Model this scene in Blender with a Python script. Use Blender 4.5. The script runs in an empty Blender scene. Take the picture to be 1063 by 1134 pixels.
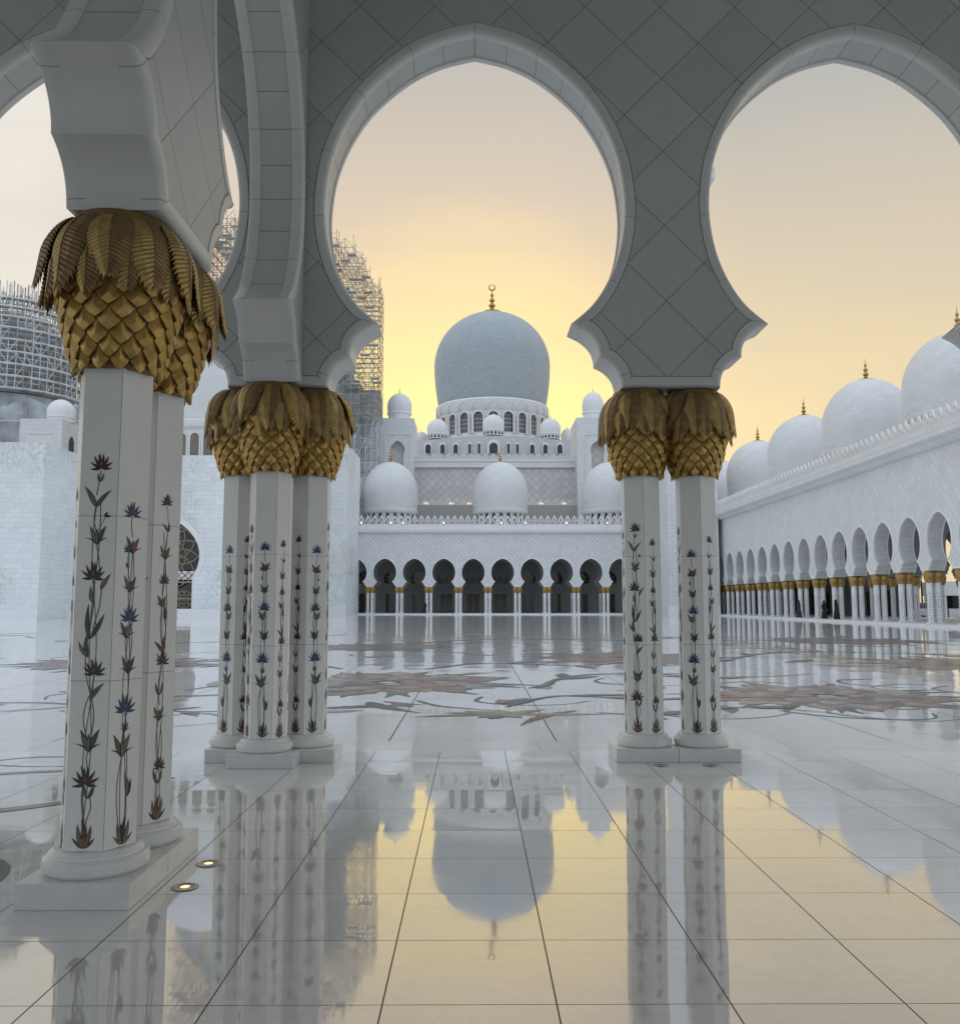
import bpy, bmesh, math, random
from mathutils import Vector, Matrix
from mathutils.geometry import tessellate_polygon
PI = math.pi
rad = math.radians
col = bpy.context.scene.collection
sc = bpy.context.scene

# ------------------------------------------------------------------ camera model (used to read real positions off the photo)
F = 985.0
TH = rad(5.85)
YAW = rad(0.378)
CH = 1.6


def P(px, py, Y):
    """the point seen at photo pixel (px, py) that stands Y metres down the courtyard"""
    x = (px - 531.5) / F
    z = (567 - py) / F
    dx = x
    dy = math.cos(TH) - z * math.sin(TH)
    dz = math.sin(TH) + z * math.cos(TH)
    c, s = math.cos(YAW), math.sin(YAW)
    X = dx * c + dy * s
    Yy = -dx * s + dy * c
    k = Y / Yy
    return X * k, CH + dz * k


def PX(px, py, Y): return P(px, py, Y)[0]
def PZ(py, Y, px=531.5): return P(px, py, Y)[1]


# ------------------------------------------------------------------ materials
def new_mat(name):
    m = bpy.data.materials.new(name)
    m.use_nodes = True
    nt = m.node_tree
    b = nt.nodes['Principled BSDF']
    return m, nt, b


class G:
    """tiny node helper"""
    def __init__(s, nt): s.nt = nt

    def n(s, t, **k):
        nd = s.nt.nodes.new(t)
        for a, v in k.items(): setattr(nd, a, v)
        return nd

    def link(s, a, b): s.nt.links.new(a, b)

    def m(s, op, a, b=None, c=None, clamp=False):
        nd = s.nt.nodes.new('ShaderNodeMath'); nd.operation = op; nd.use_clamp = clamp
        for i, v in enumerate((a, b, c)):
            if v is None: continue
            if isinstance(v, (int, float)): nd.inputs[i].default_value = v
            else: s.nt.links.new(v, nd.inputs[i])
        return nd.outputs[0]

    def mix(s, fac, a, b, bt='MIX'):
        nd = s.nt.nodes.new('ShaderNodeMix'); nd.data_type = 'RGBA'; nd.blend_type = bt
        for i, v in ((0, fac), (6, a), (7, b)):
            if isinstance(v, (int, float)): nd.inputs[i].default_value = v
            elif isinstance(v, tuple): nd.inputs[i].default_value = (v[0], v[1], v[2], 1)
            else: s.nt.links.new(v, nd.inputs[i])
        return nd.outputs[2]

    def comb(s, x, y, z):
        nd = s.nt.nodes.new('ShaderNodeCombineXYZ')
        for i, v in enumerate((x, y, z)):
            if isinstance(v, (int, float)): nd.inputs[i].default_value = v
            else: s.nt.links.new(v, nd.inputs[i])
        return nd.outputs[0]

    def obj(s):
        tc = s.nt.nodes.new('ShaderNodeTexCoord')
        sp = s.nt.nodes.new('ShaderNodeSeparateXYZ')
        s.nt.links.new(tc.outputs['Object'], sp.inputs[0])
        return tc.outputs['Object'], sp.outputs[0], sp.outputs[1], sp.outputs[2]

    def noise(s, vec, scale, detail=4, rough=0.55, dist=0.0):
        nd = s.nt.nodes.new('ShaderNodeTexNoise')
        nd.inputs['Scale'].default_value = scale
        nd.inputs['Detail'].default_value = detail
        nd.inputs['Roughness'].default_value = rough
        nd.inputs['Distortion'].default_value = dist
        if vec is not None: s.nt.links.new(vec, nd.inputs['Vector'])
        return nd.outputs['Fac']

    def line(s, v, half):
        """1 on integer values of v, within half"""
        f = s.m('FRACT', s.m('ADD', v, 0.5))
        d = s.m('ABSOLUTE', s.m('SUBTRACT', f, 0.5))
        return s.m('LESS_THAN', d, half)


def ramp_fac(g, v, lo, hi, a=0.0, b=1.0):
    mr = g.n('ShaderNodeMapRange'); mr.clamp = True
    mr.inputs['From Min'].default_value = lo; mr.inputs['From Max'].default_value = hi
    mr.inputs['To Min'].default_value = a; mr.inputs['To Max'].default_value = b
    g.link(v, mr.inputs['Value'])
    return mr.outputs[0]


def marble(name, base, dark=None, rough=0.45, lines=None, scale=1.2, amount=0.5, bump=0.0, spec=0.4, tone=None):
    """polished stone with clouding; lines(g, x, y, z) -> mask of dark joints"""
    m, nt, b = new_mat(name)
    g = G(nt)
    v, x, y, z = g.obj()
    dark = dark or tuple(c * 0.86 for c in base)
    n1 = g.noise(v, scale, 6, 0.6, 0.6)
    n2 = g.noise(v, scale * 9, 4, 0.6)
    f = g.m('ADD', g.m('MULTIPLY', n1, 0.7), g.m('MULTIPLY', n2, 0.3))
    c = g.mix(ramp_fac(g, f, 0.38, 0.62, 0, amount), base, dark)
    if tone:
        wt = g.n('ShaderNodeTexWhiteNoise'); wt.noise_dimensions = '2D'; ax, u0, z0 = tone
        uu = g.m('DIVIDE', g.m('SUBTRACT', x if ax == 'x' else y, u0), 0.82); zz = g.m('DIVIDE', g.m('SUBTRACT', z, z0), 0.83)
        g.link(g.comb(g.m('FLOOR', g.m('ADD', uu, zz)), g.m('FLOOR', g.m('SUBTRACT', uu, zz)), 0), wt.inputs['Vector'])
        c = g.mix(g.m('MULTIPLY', wt.outputs[0], 0.45), c, tuple(q * 0.76 for q in base))
        vn = g.noise(v, 1.1, 7, 0.65, 1.6)
        vm = g.m('MULTIPLY', ramp_fac(g, g.m('ABSOLUTE', g.m('SUBTRACT', vn, 0.5)), 0.0, 0.022, 1, 0), 0.14)
        c = g.mix(vm, c, tuple(q * 0.6 for q in base))
    if lines:
        r = lines(g, x, y, z)
        c = g.mix(r, c, tuple(q * 0.22 for q in base))
    g.link(c, b.inputs['Base Color'])
    b.inputs['Roughness'].default_value = rough
    b.inputs['Specular IOR Level'].default_value = spec
    if bump:
        bp = g.n('ShaderNodeBump'); bp.inputs['Strength'].default_value = bump; bp.inputs['Distance'].default_value = 0.02
        g.link(n2, bp.inputs['Height']); g.link(bp.outputs[0], b.inputs['Normal'])
    return m


def diamond(axis, u0, z0, du=0.82, dz=0.83, half=0.0038):
    def f(g, x, y, z):
        a = x if axis == 'x' else y
        uu = g.m('DIVIDE', g.m('SUBTRACT', a, u0), du)
        zz = g.m('DIVIDE', g.m('SUBTRACT', z, z0), dz)
        l1 = g.line(g.m('ADD', uu, zz), half / du * 1.41)
        l2 = g.line(g.m('SUBTRACT', uu, zz), half / du * 1.41)
        return g.m('MULTIPLY', g.m('MAXIMUM', l1, l2), 0.85)
    return f


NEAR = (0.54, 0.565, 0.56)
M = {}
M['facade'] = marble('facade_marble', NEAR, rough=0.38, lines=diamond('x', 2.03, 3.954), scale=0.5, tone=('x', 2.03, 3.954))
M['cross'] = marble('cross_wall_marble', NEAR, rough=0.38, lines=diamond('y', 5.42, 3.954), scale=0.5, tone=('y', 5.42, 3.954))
M['plain'] = marble('plain_marble', (0.67, 0.685, 0.67), rough=0.35, scale=0.7)
M['ceil'] = marble('ceiling_plaster', (0.55, 0.55, 0.52), rough=0.8, scale=0.7)
M['plinth'] = marble('plinth_marble', (0.80, 0.81, 0.79), dark=(0.66, 0.67, 0.65), rough=0.25, scale=2.5, amount=0.7)
M['shaft'] = marble('shaft_marble', (0.88, 0.88, 0.85), dark=(0.76, 0.76, 0.73), rough=0.3, scale=1.5,
                    lines=lambda g, x, y, z: g.m('MULTIPLY', g.line(g.m('DIVIDE', g.m('SUBTRACT', z, 0.265), 0.91), 0.0022), 0.75))
M['groove'] = marble('shadow_groove', (0.26, 0.26, 0.25), rough=0.7)
M['joint'] = marble('joint_grout', (0.10, 0.10, 0.095), rough=0.8)


def soffit_mat(name, sp, half, base=NEAR):
    m, nt, b = new_mat(name); g = G(nt)
    v, x, y, z = g.obj()
    uv = g.n('ShaderNodeUVMap'); sx = g.n('ShaderNodeSeparateXYZ'); g.link(uv.outputs[0], sx.inputs[0])
    l = g.line(g.m('DIVIDE', sx.outputs[0], sp), half / sp)
    n = g.noise(v, 0.8, 5, 0.6, 0.5)
    wn = g.n('ShaderNodeTexWhiteNoise'); wn.noise_dimensions = '1D'
    g.link(g.m('FLOOR', g.m('ADD', g.m('DIVIDE', sx.outputs[0], sp), 0.5)), wn.inputs['W'])
    c = g.mix(ramp_fac(g, n, 0.35, 0.65, 0, 0.5), base, tuple(q * 0.88 for q in base))
    c = g.mix(g.m('MULTIPLY', wn.outputs[0], 0.12), c, (0.45, 0.46, 0.46))
    c = g.mix(g.m('MULTIPLY', l, 0.85), c, (0.12, 0.12, 0.12))
    g.link(c, b.inputs['Base Color']); b.inputs['Roughness'].default_value = 0.35
    return m


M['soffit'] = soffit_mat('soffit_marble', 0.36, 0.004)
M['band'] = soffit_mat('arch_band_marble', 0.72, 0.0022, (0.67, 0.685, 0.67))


def brick_mat(name, base, bw, bh, mode='xz', rot=0.0, mortar=0.02, contrast=0.12, mort=0.55, rough=0.5, relief=False, R=4.0, lattice_panel=None):
    m, nt, b = new_mat(name); g = G(nt)
    v, x, y, z = g.obj()
    if mode == 'xz': vec = g.comb(x, z, 0)
    elif mode == 'yz': vec = g.comb(y, z, 0)
    elif mode == 'xy+z': vec = g.comb(g.m('ADD', x, y), z, 0)
    else:
        ang = g.m('ARCTAN2', y, x)
        vec = g.comb(g.m('MULTIPLY', ang, R), z, 0)
    if rot:
        mp = g.n('ShaderNodeMapping'); mp.inputs['Rotation'].default_value = (0, 0, rot); g.link(vec, mp.inputs['Vector']); vec = mp.outputs[0]
    br = g.n('ShaderNodeTexBrick')
    br.inputs['Color1'].default_value = (*[c * (1 + contrast * 0.4) for c in base], 1)
    br.inputs['Color2'].default_value = (*[c * (1 - contrast) for c in base], 1)
    br.inputs['Mortar'].default_value = (*[c * mort for c in base], 1)
    br.inputs['Scale'].default_value = 1.0
    br.inputs['Mortar Size'].default_value = mortar
    br.inputs['Mortar Smooth'].default_value = 0.3
    br.inputs['Brick Width'].default_value = bw
    br.inputs['Row Height'].default_value = bh
    if rot: br.offset = 0.0
    g.link(vec, br.inputs['Vector'])
    c = br.outputs['Color']
    n = g.noise(v, 0.25, 5, 0.6, 0.4)
    c = g.mix(ramp_fac(g, n, 0.35, 0.65, 0, 0.16), c, tuple(q * 0.7 for q in base))
    # faint rain streaks
    st = g.noise(g.comb(g.m('MULTIPLY', g.m('ADD', x, y), 1.5), g.m('MULTIPLY', z, 0.08), 0), 1.0, 4, 0.7)
    c = g.mix(ramp_fac(g, st, 0.55, 0.8, 0, 0.22), c, tuple(q * 0.72 for q in base))
    if relief:
        n3 = g.noise(v, 1.9, 6, 0.75, 1.5)
        n4 = g.noise(v, 0.11, 2, 0.5)
        rm = g.m('MULTIPLY', ramp_fac(g, n3, 0.47, 0.55), ramp_fac(g, n4, 0.46, 0.54))
        c = g.mix(g.m('MULTIPLY', rm, 0.6), c, (0.46, 0.50, 0.46))
    g.link(c, b.inputs['Base Color']); b.inputs['Roughness'].default_value = rough
    b.inputs['Specular IOR Level'].default_value = 0.35
    return m


FAR = (0.71, 0.725, 0.725)
M['far_front'] = brick_mat('courtyard_tile_front', FAR, 0.5, 0.5, 'xz', rad(45), 0.024, 0.09, 0.66)
M['far_side'] = brick_mat('courtyard_tile_side', FAR, 0.55, 0.55, 'yz', rad(45), 0.018, 0.07, 0.80)
M['far_brick'] = brick_mat('ashlar_tile', FAR, 1.05, 0.5, 'xy+z', 0, 0.022, 0.06, 0.72)
M['portal_brick'] = brick_mat('portal_ashlar', (0.77, 0.80, 0.81), 1.0, 0.5, 'xy+z', 0, 0.02, 0.06, 0.78, relief=True)
M['podium'] = brick_mat('podium_ashlar', (0.58, 0.60, 0.61), 1.05, 0.5, 'xy+z', 0, 0.03, 0.08, 0.7)
M['hall_diag'] = brick_mat('hall_tile', (0.62, 0.60, 0.59), 1.0, 1.0, 'xz', rad(45), 0.04, 0.12, 0.62)
M['far_plain'] = marble('far_plain_marble', (0.78, 0.79, 0.79), rough=0.5, scale=0.3)
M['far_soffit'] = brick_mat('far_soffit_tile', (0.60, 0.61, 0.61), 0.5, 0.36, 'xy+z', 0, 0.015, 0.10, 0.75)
M['dome'] = brick_mat('dome_tile', (0.70, 0.715, 0.71), 0.80, 0.40, 'ang', 0, 0.014, 0.06, 0.84, R=4.2)
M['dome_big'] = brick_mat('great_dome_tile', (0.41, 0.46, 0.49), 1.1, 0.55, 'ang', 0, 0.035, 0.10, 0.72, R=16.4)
M['trim'] = marble('parapet_marble', (0.74, 0.735, 0.71), rough=0.5, scale=0.4)
M['dark_in'] = marble('dark_interior', (0.10, 0.10, 0.10), rough=0.7)
M['roof'] = marble('roof_screed', (0.5, 0.5, 0.48), rough=0.9)


def simple(name, base, rough=0.5, metal=0.0, nscale=8, var=0.25, emit=None, es=0.0, bump=0.0, coat=0.0):
    m, nt, b = new_mat(name); g = G(nt)
    v, x, y, z = g.obj()
    n = g.noise(v, nscale, 5, 0.6)
    c = g.mix(ramp_fac(g, n, 0.3, 0.7), tuple(q * (1 - var) for q in base), tuple(min(1, q * (1 + var)) for q in base))
    g.link(c, b.inputs['Base Color'])
    b.inputs['Roughness'].default_value = rough; b.inputs['Metallic'].default_value = metal
    b.inputs['Coat Weight'].default_value = coat
    if emit:
        b.inputs['Emission Color'].default_value = (*emit, 1); b.inputs['Emission Strength'].default_value = es
    if bump:
        bp = g.n('ShaderNodeBump'); bp.inputs['Strength'].default_value = bump; bp.inputs['Distance'].default_value = 0.01
        g.link(n, bp.inputs['Height']); g.link(bp.outputs[0], b.inputs['Normal'])
    return m


M['gold'] = simple('gilded_scale', (0.45, 0.285, 0.085), 0.40, 0.7, 14, 0.3, bump=0.15)
M['frond'] = simple('bronze_frond_shaded', (0.22, 0.14, 0.058), 0.45, 0.55, 10, 0.4, bump=0.2)  # shaded side of the fronds, darkened in the colour
M['frond_lit'] = simple('bronze_frond_lit', (0.42, 0.29, 0.10), 0.42, 0.6, 10, 0.3, bump=0.2)  # lit half of the same fronds, brightened in the colour
M['far_gold'] = simple('far_gilding', (0.40, 0.25, 0.08), 0.5, 0.45, 5, 0.45, bump=0.4)
M['finial'] = simple('gilded_finial', (0.50, 0.33, 0.09), 0.3, 0.85, 3, 0.2)
M['in_green'] = simple('inlay_green', (0.06, 0.095, 0.055), 0.35, 0, 18, 0.45)
M['in_pale'] = simple('inlay_sage', (0.15, 0.155, 0.11), 0.35, 0, 18, 0.35)
M['in_dark'] = simple('inlay_black', (0.016, 0.018, 0.018), 0.3, 0, 18, 0.4)
M['in_maroon'] = simple('inlay_maroon', (0.040, 0.012, 0.017), 0.3, 0, 30, 0.6)
M['in_pink'] = simple('inlay_rose', (0.20, 0.12, 0.12), 0.3, 0, 30, 0.4)
M['in_blue'] = simple('inlay_lapis', (0.018, 0.034, 0.15), 0.3, 0, 30, 0.5)
M['in_red'] = simple('inlay_carnelian', (0.22, 0.05, 0.02), 0.3, 0, 30, 0.5)
M['in_tan'] = simple('inlay_ochre', (0.23, 0.14, 0.065), 0.3, 0, 30, 0.35)
M['in_stem'] = simple('inlay_stem', (0.11, 0.115, 0.09), 0.35, 0, 18, 0.3)
M['glass'] = simple('dark_glass', (0.03, 0.035, 0.04), 0.08, 0.0, 1.5, 0.4)
M['screen'] = simple('pierced_screen', (0.17, 0.16, 0.12), 0.5, 0.1, 6, 0.6)
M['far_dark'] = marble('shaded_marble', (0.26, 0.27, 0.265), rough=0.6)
M['ledge'] = marble('shaded_ledge_marble', (0.40, 0.39, 0.37), rough=0.7)  # shadow grey behind the merlons, put into the base colour
M['lattice'] = simple('gilt_lattice', (0.30, 0.25, 0.15), 0.4, 0.5, 4, 0.25)
M['steel'] = simple('galvanised_tube', (0.60, 0.62, 0.62), 0.6, 0.0, 0.6, 0.3)
M['steel_dull'] = simple('weathered_tube', (0.33, 0.33, 0.31), 0.6, 0.0, 0.6, 0.35)
M['steel_red'] = simple('rusty_tube', (0.36, 0.22, 0.18), 0.6, 0.2, 0.5, 0.5)
M['net'] = simple('debris_netting', (0.43, 0.46, 0.47), 0.9, 0, 0.35, 0.35)
M['board'] = simple('scaffold_board', (0.62, 0.62, 0.60), 0.8, 0, 0.8, 0.2)
M['black'] = simple('black_cloth', (0.012, 0.012, 0.014), 0.85, 0, 6, 0.4)
M['navy'] = simple('navy_cloth', (0.02, 0.025, 0.05), 0.85, 0, 6, 0.4)
M['white_cloth'] = simple('white_cloth', (0.7, 0.7, 0.68), 0.85, 0, 6, 0.1)
M['skin'] = simple('skin', (0.36, 0.21, 0.14), 0.55, 0, 12, 0.1)
M['paint'] = simple('white_car_paint', (0.72, 0.74, 0.75), 0.2, 0.0, 2, 0.05, coat=0.6)
M['rubber'] = simple('tyre_rubber', (0.02, 0.02, 0.02), 0.8, 0, 10, 0.3)
M['rim'] = simple('wheel_rim', (0.45, 0.45, 0.46), 0.3, 0.8, 10, 0.1)
M['lamp_warm'] = simple('lit_lens_warm', (0.8, 0.6, 0.4), 0.3, 0, 8, 0.1, (1.0, 0.62, 0.30), 1.6)
M['lamp_dim'] = simple('unlit_lens', (0.30, 0.22, 0.17), 0.2, 0, 8, 0.3)
M['lamp_white'] = simple('lit_lens_white', (0.9, 0.9, 0.9), 0.3, 0, 8, 0.1, (0.9, 0.95, 1.0), 2.2)
M['lamp_glow'] = simple('lit_niche_glow', (0.9, 0.8, 0.6), 0.5, 0, 3, 0.2, (1.0, 0.82, 0.52), 0.7)
M['ring_metal'] = simple('light_ring_steel', (0.45, 0.42, 0.38), 0.35, 0.9, 8, 0.15)
M['kerb'] = marble('kerb_stone', (0.5, 0.5, 0.48), rough=0.6)
M['hedge'] = simple('hedge_leaf', (0.035, 0.06, 0.03), 0.8, 0, 3, 0.5)


# floors -------------------------------------------------------------------
def floor_mat(name, base, sx, x0, sy, y0, hx, hy, ior, rough, tilt, wav=0.0, big=None, speck=0.0, jdark=0.10, metal=0.0):
    m, nt, b = new_mat(name); g = G(nt)
    v, x, y, z = g.obj()
    u = g.m('DIVIDE', g.m('SUBTRACT', x, x0), sx)
    w = g.m('DIVIDE', g.m('SUBTRACT', y, y0), sy)
    lx = g.line(u, hx / sx)
    ly = g.line(w, hy / sy)
    fu = g.m('FLOOR', u); fw = g.m('FLOOR', w)
    wn = g.n('ShaderNodeTexWhiteNoise'); wn.noise_dimensions = '2D'
    g.link(g.comb(fu, fw, 0), wn.inputs['Vector'])
    n1 = g.noise(v, 0.9, 6, 0.6, 0.8)
    n2 = g.noise(g.comb(g.m('MULTIPLY', x, 1.0), g.m('MULTIPLY', y, 6.0), 0), 3.0, 5, 0.65)
    c = g.mix(ramp_fac(g, n1, 0.35, 0.65, 0, 0.35), base, tuple(q * 0.82 for q in base))
    c = g.mix(ramp_fac(g, n2, 0.45, 0.75, 0, 0.25), c, tuple(q * 0.75 for q in base))
    c = g.mix(g.m('MULTIPLY', wn.outputs[0], 0.16), c, tuple(q * 0.72 for q in base))
    vn = g.noise(g.comb(g.m('ADD', x, g.m('MULTIPLY', fu, 3.7)), g.m('ADD', y, g.m('MULTIPLY', fw, 5.1)), 0), 1.5, 7, 0.68, 1.4)
    vm = g.m('MULTIPLY', ramp_fac(g, g.m('ABSOLUTE', g.m('SUBTRACT', vn, 0.5)), 0.0, 0.03, 1, 0), 0.13)
    c = g.mix(vm, c, tuple(q * 0.62 for q in base))
    if speck:
        n3 = g.noise(v, 60, 2, 0.5)
        c = g.mix(ramp_fac(g, n3, 0.45, 0.6, 0, speck), c, tuple(q * 0.6 for q in base))
    jm = g.m('MAXIMUM', lx, g.m('MULTIPLY', ly, 0.95))
    if big:
        bx, bx0, bhalf = big
        lb = g.line(g.m('DIVIDE', g.m('SUBTRACT', x, bx0), bx), bhalf / bx)
        jm = g.m('MAXIMUM', g.m('MULTIPLY', jm, 0.25), lb)
    c = g.mix(jm, c, (jdark, jdark, jdark * 0.95))
    g.link(c, b.inputs['Base Color'])
    b.inputs['IOR'].default_value = ior; b.inputs['Metallic'].default_value = metal
    smear = g.noise(g.comb(x, g.m('MULTIPLY', y, 3.0), 0), 1.3, 5, 0.7)
    rr = g.m('ADD', ramp_fac(g, smear, 0.42, 0.72, rough * .6, rough + 0.07), g.m('MULTIPLY', jm, 0.5))
    g.link(rr, b.inputs['Roughness'])
    # each slab lies a hair out of level, and the polish is a little wavy
    sep = g.n('ShaderNodeSeparateColor'); g.link(wn.outputs['Color'], sep.inputs[0])
    tx = g.m('MULTIPLY', g.m('SUBTRACT', sep.outputs[0], 0.5), tilt)
    ty = g.m('MULTIPLY', g.m('SUBTRACT', sep.outputs[1], 0.5), tilt * 1.4)
    if wav:
        nn = g.noise(g.comb(g.m('MULTIPLY', x, 0.8), g.m('MULTIPLY', y, 2.2), 0), 1.6, 3, 0.6)
        nm = g.noise(g.comb(x, y, 4.2), 2.2, 3, 0.6)
        ty = g.m('ADD', ty, g.m('MULTIPLY', g.m('SUBTRACT', nn, 0.5), wav))
        tx = g.m('ADD', tx, g.m('MULTIPLY', g.m('SUBTRACT', nm, 0.5), wav * 0.3))
    nv = g.n('ShaderNodeVectorMath'); nv.operation = 'NORMALIZE'; g.link(g.comb(tx, ty, 1.0), nv.inputs[0])
    g.link(nv.outputs[0], b.inputs['Normal'])
    return m


M['floor_in'] = floor_mat('arcade_floor_marble', (0.90, 0.90, 0.885), 0.697, -0.3655, 0.682, 3.73, 0.0034, 0.0028, 1.9, 0.032, 0.006, 0.005, jdark=0.03, metal=0.29)
M['floor_band'] = floor_mat('border_floor_marble', (0.78, 0.79, 0.77), 1.394, -0.67, 0.70, 9.85, 0.003, 0.0035, 1.6, 0.07, 0.005, 0.003, metal=0.12)
M['floor_out'] = floor_mat('courtyard_floor_marble', (0.74, 0.75, 0.75), 0.65, -0.99, 0.65, 10.54, 0.003, 0.003, 1.5, 0.045, 0.005, 0.010, big=(1.95, -0.99, 0.010), speck=0.25)
M['ground'] = marble('ground_paving', (0.42, 0.41, 0.38), rough=0.7, scale=0.2)
M['ribbon'] = simple('inlay_grey_ribbon', (0.20, 0.20, 0.16), 0.08, 0, 1.2, 0.25)


def inlay_floor(name, base):
    m = simple(name, tuple(q * .52 for q in base), 0.22, 0, 1.5, 0.28)
    m.node_tree.nodes['Principled BSDF'].inputs['IOR'].default_value = 1.3
    return m


M['fi_mauve'] = inlay_floor('floor_inlay_mauve', (0.33, 0.205, 0.175))
M['fi_brown'] = inlay_floor('floor_inlay_brown', (0.17, 0.075, 0.055))
M['fi_green'] = inlay_floor('floor_inlay_green', (0.075, 0.12, 0.09))
M['fi_dark'] = inlay_floor('floor_inlay_slate', (0.05, 0.06, 0.06))
M['fi_sand'] = inlay_floor('floor_inlay_sand', (0.44, 0.36, 0.21))
M['fi_pale'] = inlay_floor('floor_inlay_pale', (0.46, 0.43, 0.39))


# ------------------------------------------------------------------ mesh builder
class MB:
    def __init__(s): s.v = []; s.f = []; s.m = []; s.uv = {}; s.mats = []

    def mi(s, mat):
        if mat not in s.mats: s.mats.append(mat)
        return s.mats.index(mat)

    def add(s, vs, fs, mat, uvs=None):
        o = len(s.v); k = s.mi(mat); s.v += [tuple(p) for p in vs]
        for i, f in enumerate(fs):
            if uvs: s.uv[len(s.f)] = uvs[i]
            s.f.append(tuple(o + j for j in f)); s.m.append(k)

    def box(s, x0, x1, y0, y1, z0, z1, mat):
        s.add([(x0, y0, z0), (x1, y0, z0), (x1, y1, z0), (x0, y1, z0), (x0, y0, z1), (x1, y0, z1), (x1, y1, z1), (x0, y1, z1)],
              [(0, 3, 2, 1), (4, 5, 6, 7), (0, 1, 5, 4), (1, 2, 6, 5), (2, 3, 7, 6), (3, 0, 4, 7)], mat)

    def lathe(s, prof, seg, mat, cx=0, cy=0, a0=0.0, a1=2 * PI, mod=None):
        n = len(prof); full = abs(a1 - a0 - 2 * PI) < 1e-6
        cnt = seg if full else seg + 1
        vs = []
        for i in range(cnt):
            a = a0 + (a1 - a0) * i / seg
            for j, (r, z) in enumerate(prof):
                rr = r * (mod(a, j) if mod else 1)
                vs.append((cx + rr * math.cos(a), cy + rr * math.sin(a), z))
        fs = []
        for i in range(seg):
            k = (i + 1) % cnt
            for j in range(n - 1):
                fs.append((i * n + j, k * n + j, k * n + j + 1, i * n + j + 1))
        s.add(vs, fs, mat)

    def bar(s, a, b, r, mat, n=4):
        a = Vector(a); b = Vector(b); d = (b - a)
        if d.length < 1e-6: return
        d.normalize()
        up = Vector((0, 0, 1)) if abs(d.z) < 0.9 else Vector((1, 0, 0))
        u = d.cross(up).normalized(); w = d.cross(u)
        vs = []
        for p in (a, b):
            for i in range(n):
                t = 2 * PI * i / n + PI / 4
                vs.append(p + (u * math.cos(t) + w * math.sin(t)) * r)
        fs = [(i, (i + 1) % n, n + (i + 1) % n, n + i) for i in range(n)]
        fs += [tuple(range(n))[::-1], tuple(range(n, 2 * n))]
        s.add(vs, fs, mat)

    def poly(s, pts3, mat):
        tri = tessellate_polygon([[Vector(p) for p in pts3]])
        s.add(pts3, [tuple(t) for t in tri], mat)

    def build(s, name, parent=None, loc=None, smooth=True, angle=35, bevel=0.0, weld=False):
        me = bpy.data.meshes.new(name)
        me.from_pydata(s.v, [], s.f)
        for m in s.mats: me.materials.append(m)
        me.polygons.foreach_set('material_index', s.m)
        if s.uv:
            ul = me.uv_layers.new(name='UVMap')
            for p in me.polygons:
                if p.index in s.uv:
                    for li, q in zip(p.loop_indices, s.uv[p.index]): ul.data[li].uv = q
        me.validate(); me.update()
        if weld:
            bm = bmesh.new(); bm.from_mesh(me)
            bmesh.ops.remove_doubles(bm, verts=bm.verts, dist=2e-4)
            bmesh.ops.recalc_face_normals(bm, faces=bm.faces)
            bm.to_mesh(me); bm.free()
        if smooth:
            me.polygons.foreach_set('use_smooth', [True] * len(me.polygons))
            me.set_sharp_from_angle(angle=rad(angle))
        o = bpy.data.objects.new(name, me)
        col.objects.link(o)
        if parent: o.parent = parent
        if loc: o.location = loc
        if bevel:
            b = o.modifiers.new('edge', 'BEVEL'); b.width = bevel; b.segments = 2; b.limit_method = 'ANGLE'; b.angle_limit = rad(40)
        return o


def tag(o, label=None, cat=None, group=None, kind=None):
    if label: o['label'] = label
    if cat: o['category'] = cat
    if group: o['group'] = group
    if kind: o['kind'] = kind
    return o


def empty(name, loc, label=None, cat=None, group=None, rz=0.0):
    o = bpy.data.objects.new(name, None); col.objects.link(o)
    o.location = loc; o.rotation_euler = (0, 0, rz); o.empty_display_size = 0.2
    return tag(o, label, cat, group)


def kids(o): return [c for c in bpy.data.objects if c.parent == o]


CH_CACHE = {}


def copy_tree(o, parent=None):
    c = o.copy(); col.objects.link(c)
    if parent: c.parent = parent
    if o.name not in CH_CACHE: CH_CACHE[o.name] = kids(o)
    for ch in CH_CACHE[o.name]: copy_tree(ch, c)
    return c


ORD = ['first', 'second', 'third', 'fourth', 'fifth', 'sixth', 'seventh', 'eighth', 'ninth', 'tenth', 'eleventh', 'twelfth',
       'thirteenth', 'fourteenth', 'fifteenth', 'sixteenth', 'seventeenth', 'eighteenth', 'nineteenth', 'twentieth', 'twenty-first']


# ------------------------------------------------------------------ arch outline
def catmull(pts, n):
    out = []
    q = [pts[0]] + pts + [pts[-1]]
    for i in range(1, len(q) - 2):
        p0, p1, p2, p3 = q[i - 1], q[i], q[i + 1], q[i + 2]
        for k in range(n):
            t = k / n
            out.append(tuple(0.5 * ((2 * p1[a]) + (-p0[a] + p2[a]) * t + (2 * p0[a] - 5 * p1[a] + 4 * p2[a] - p3[a]) * t * t
                                    + (-p0[a] + 3 * p1[a] - 3 * p2[a] + p3[a]) * t ** 3) for a in (0, 1)))
    out.append(pts[-1])
    return out


ZS = 3.85          # underside of the piers
HALF = 2.055


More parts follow.
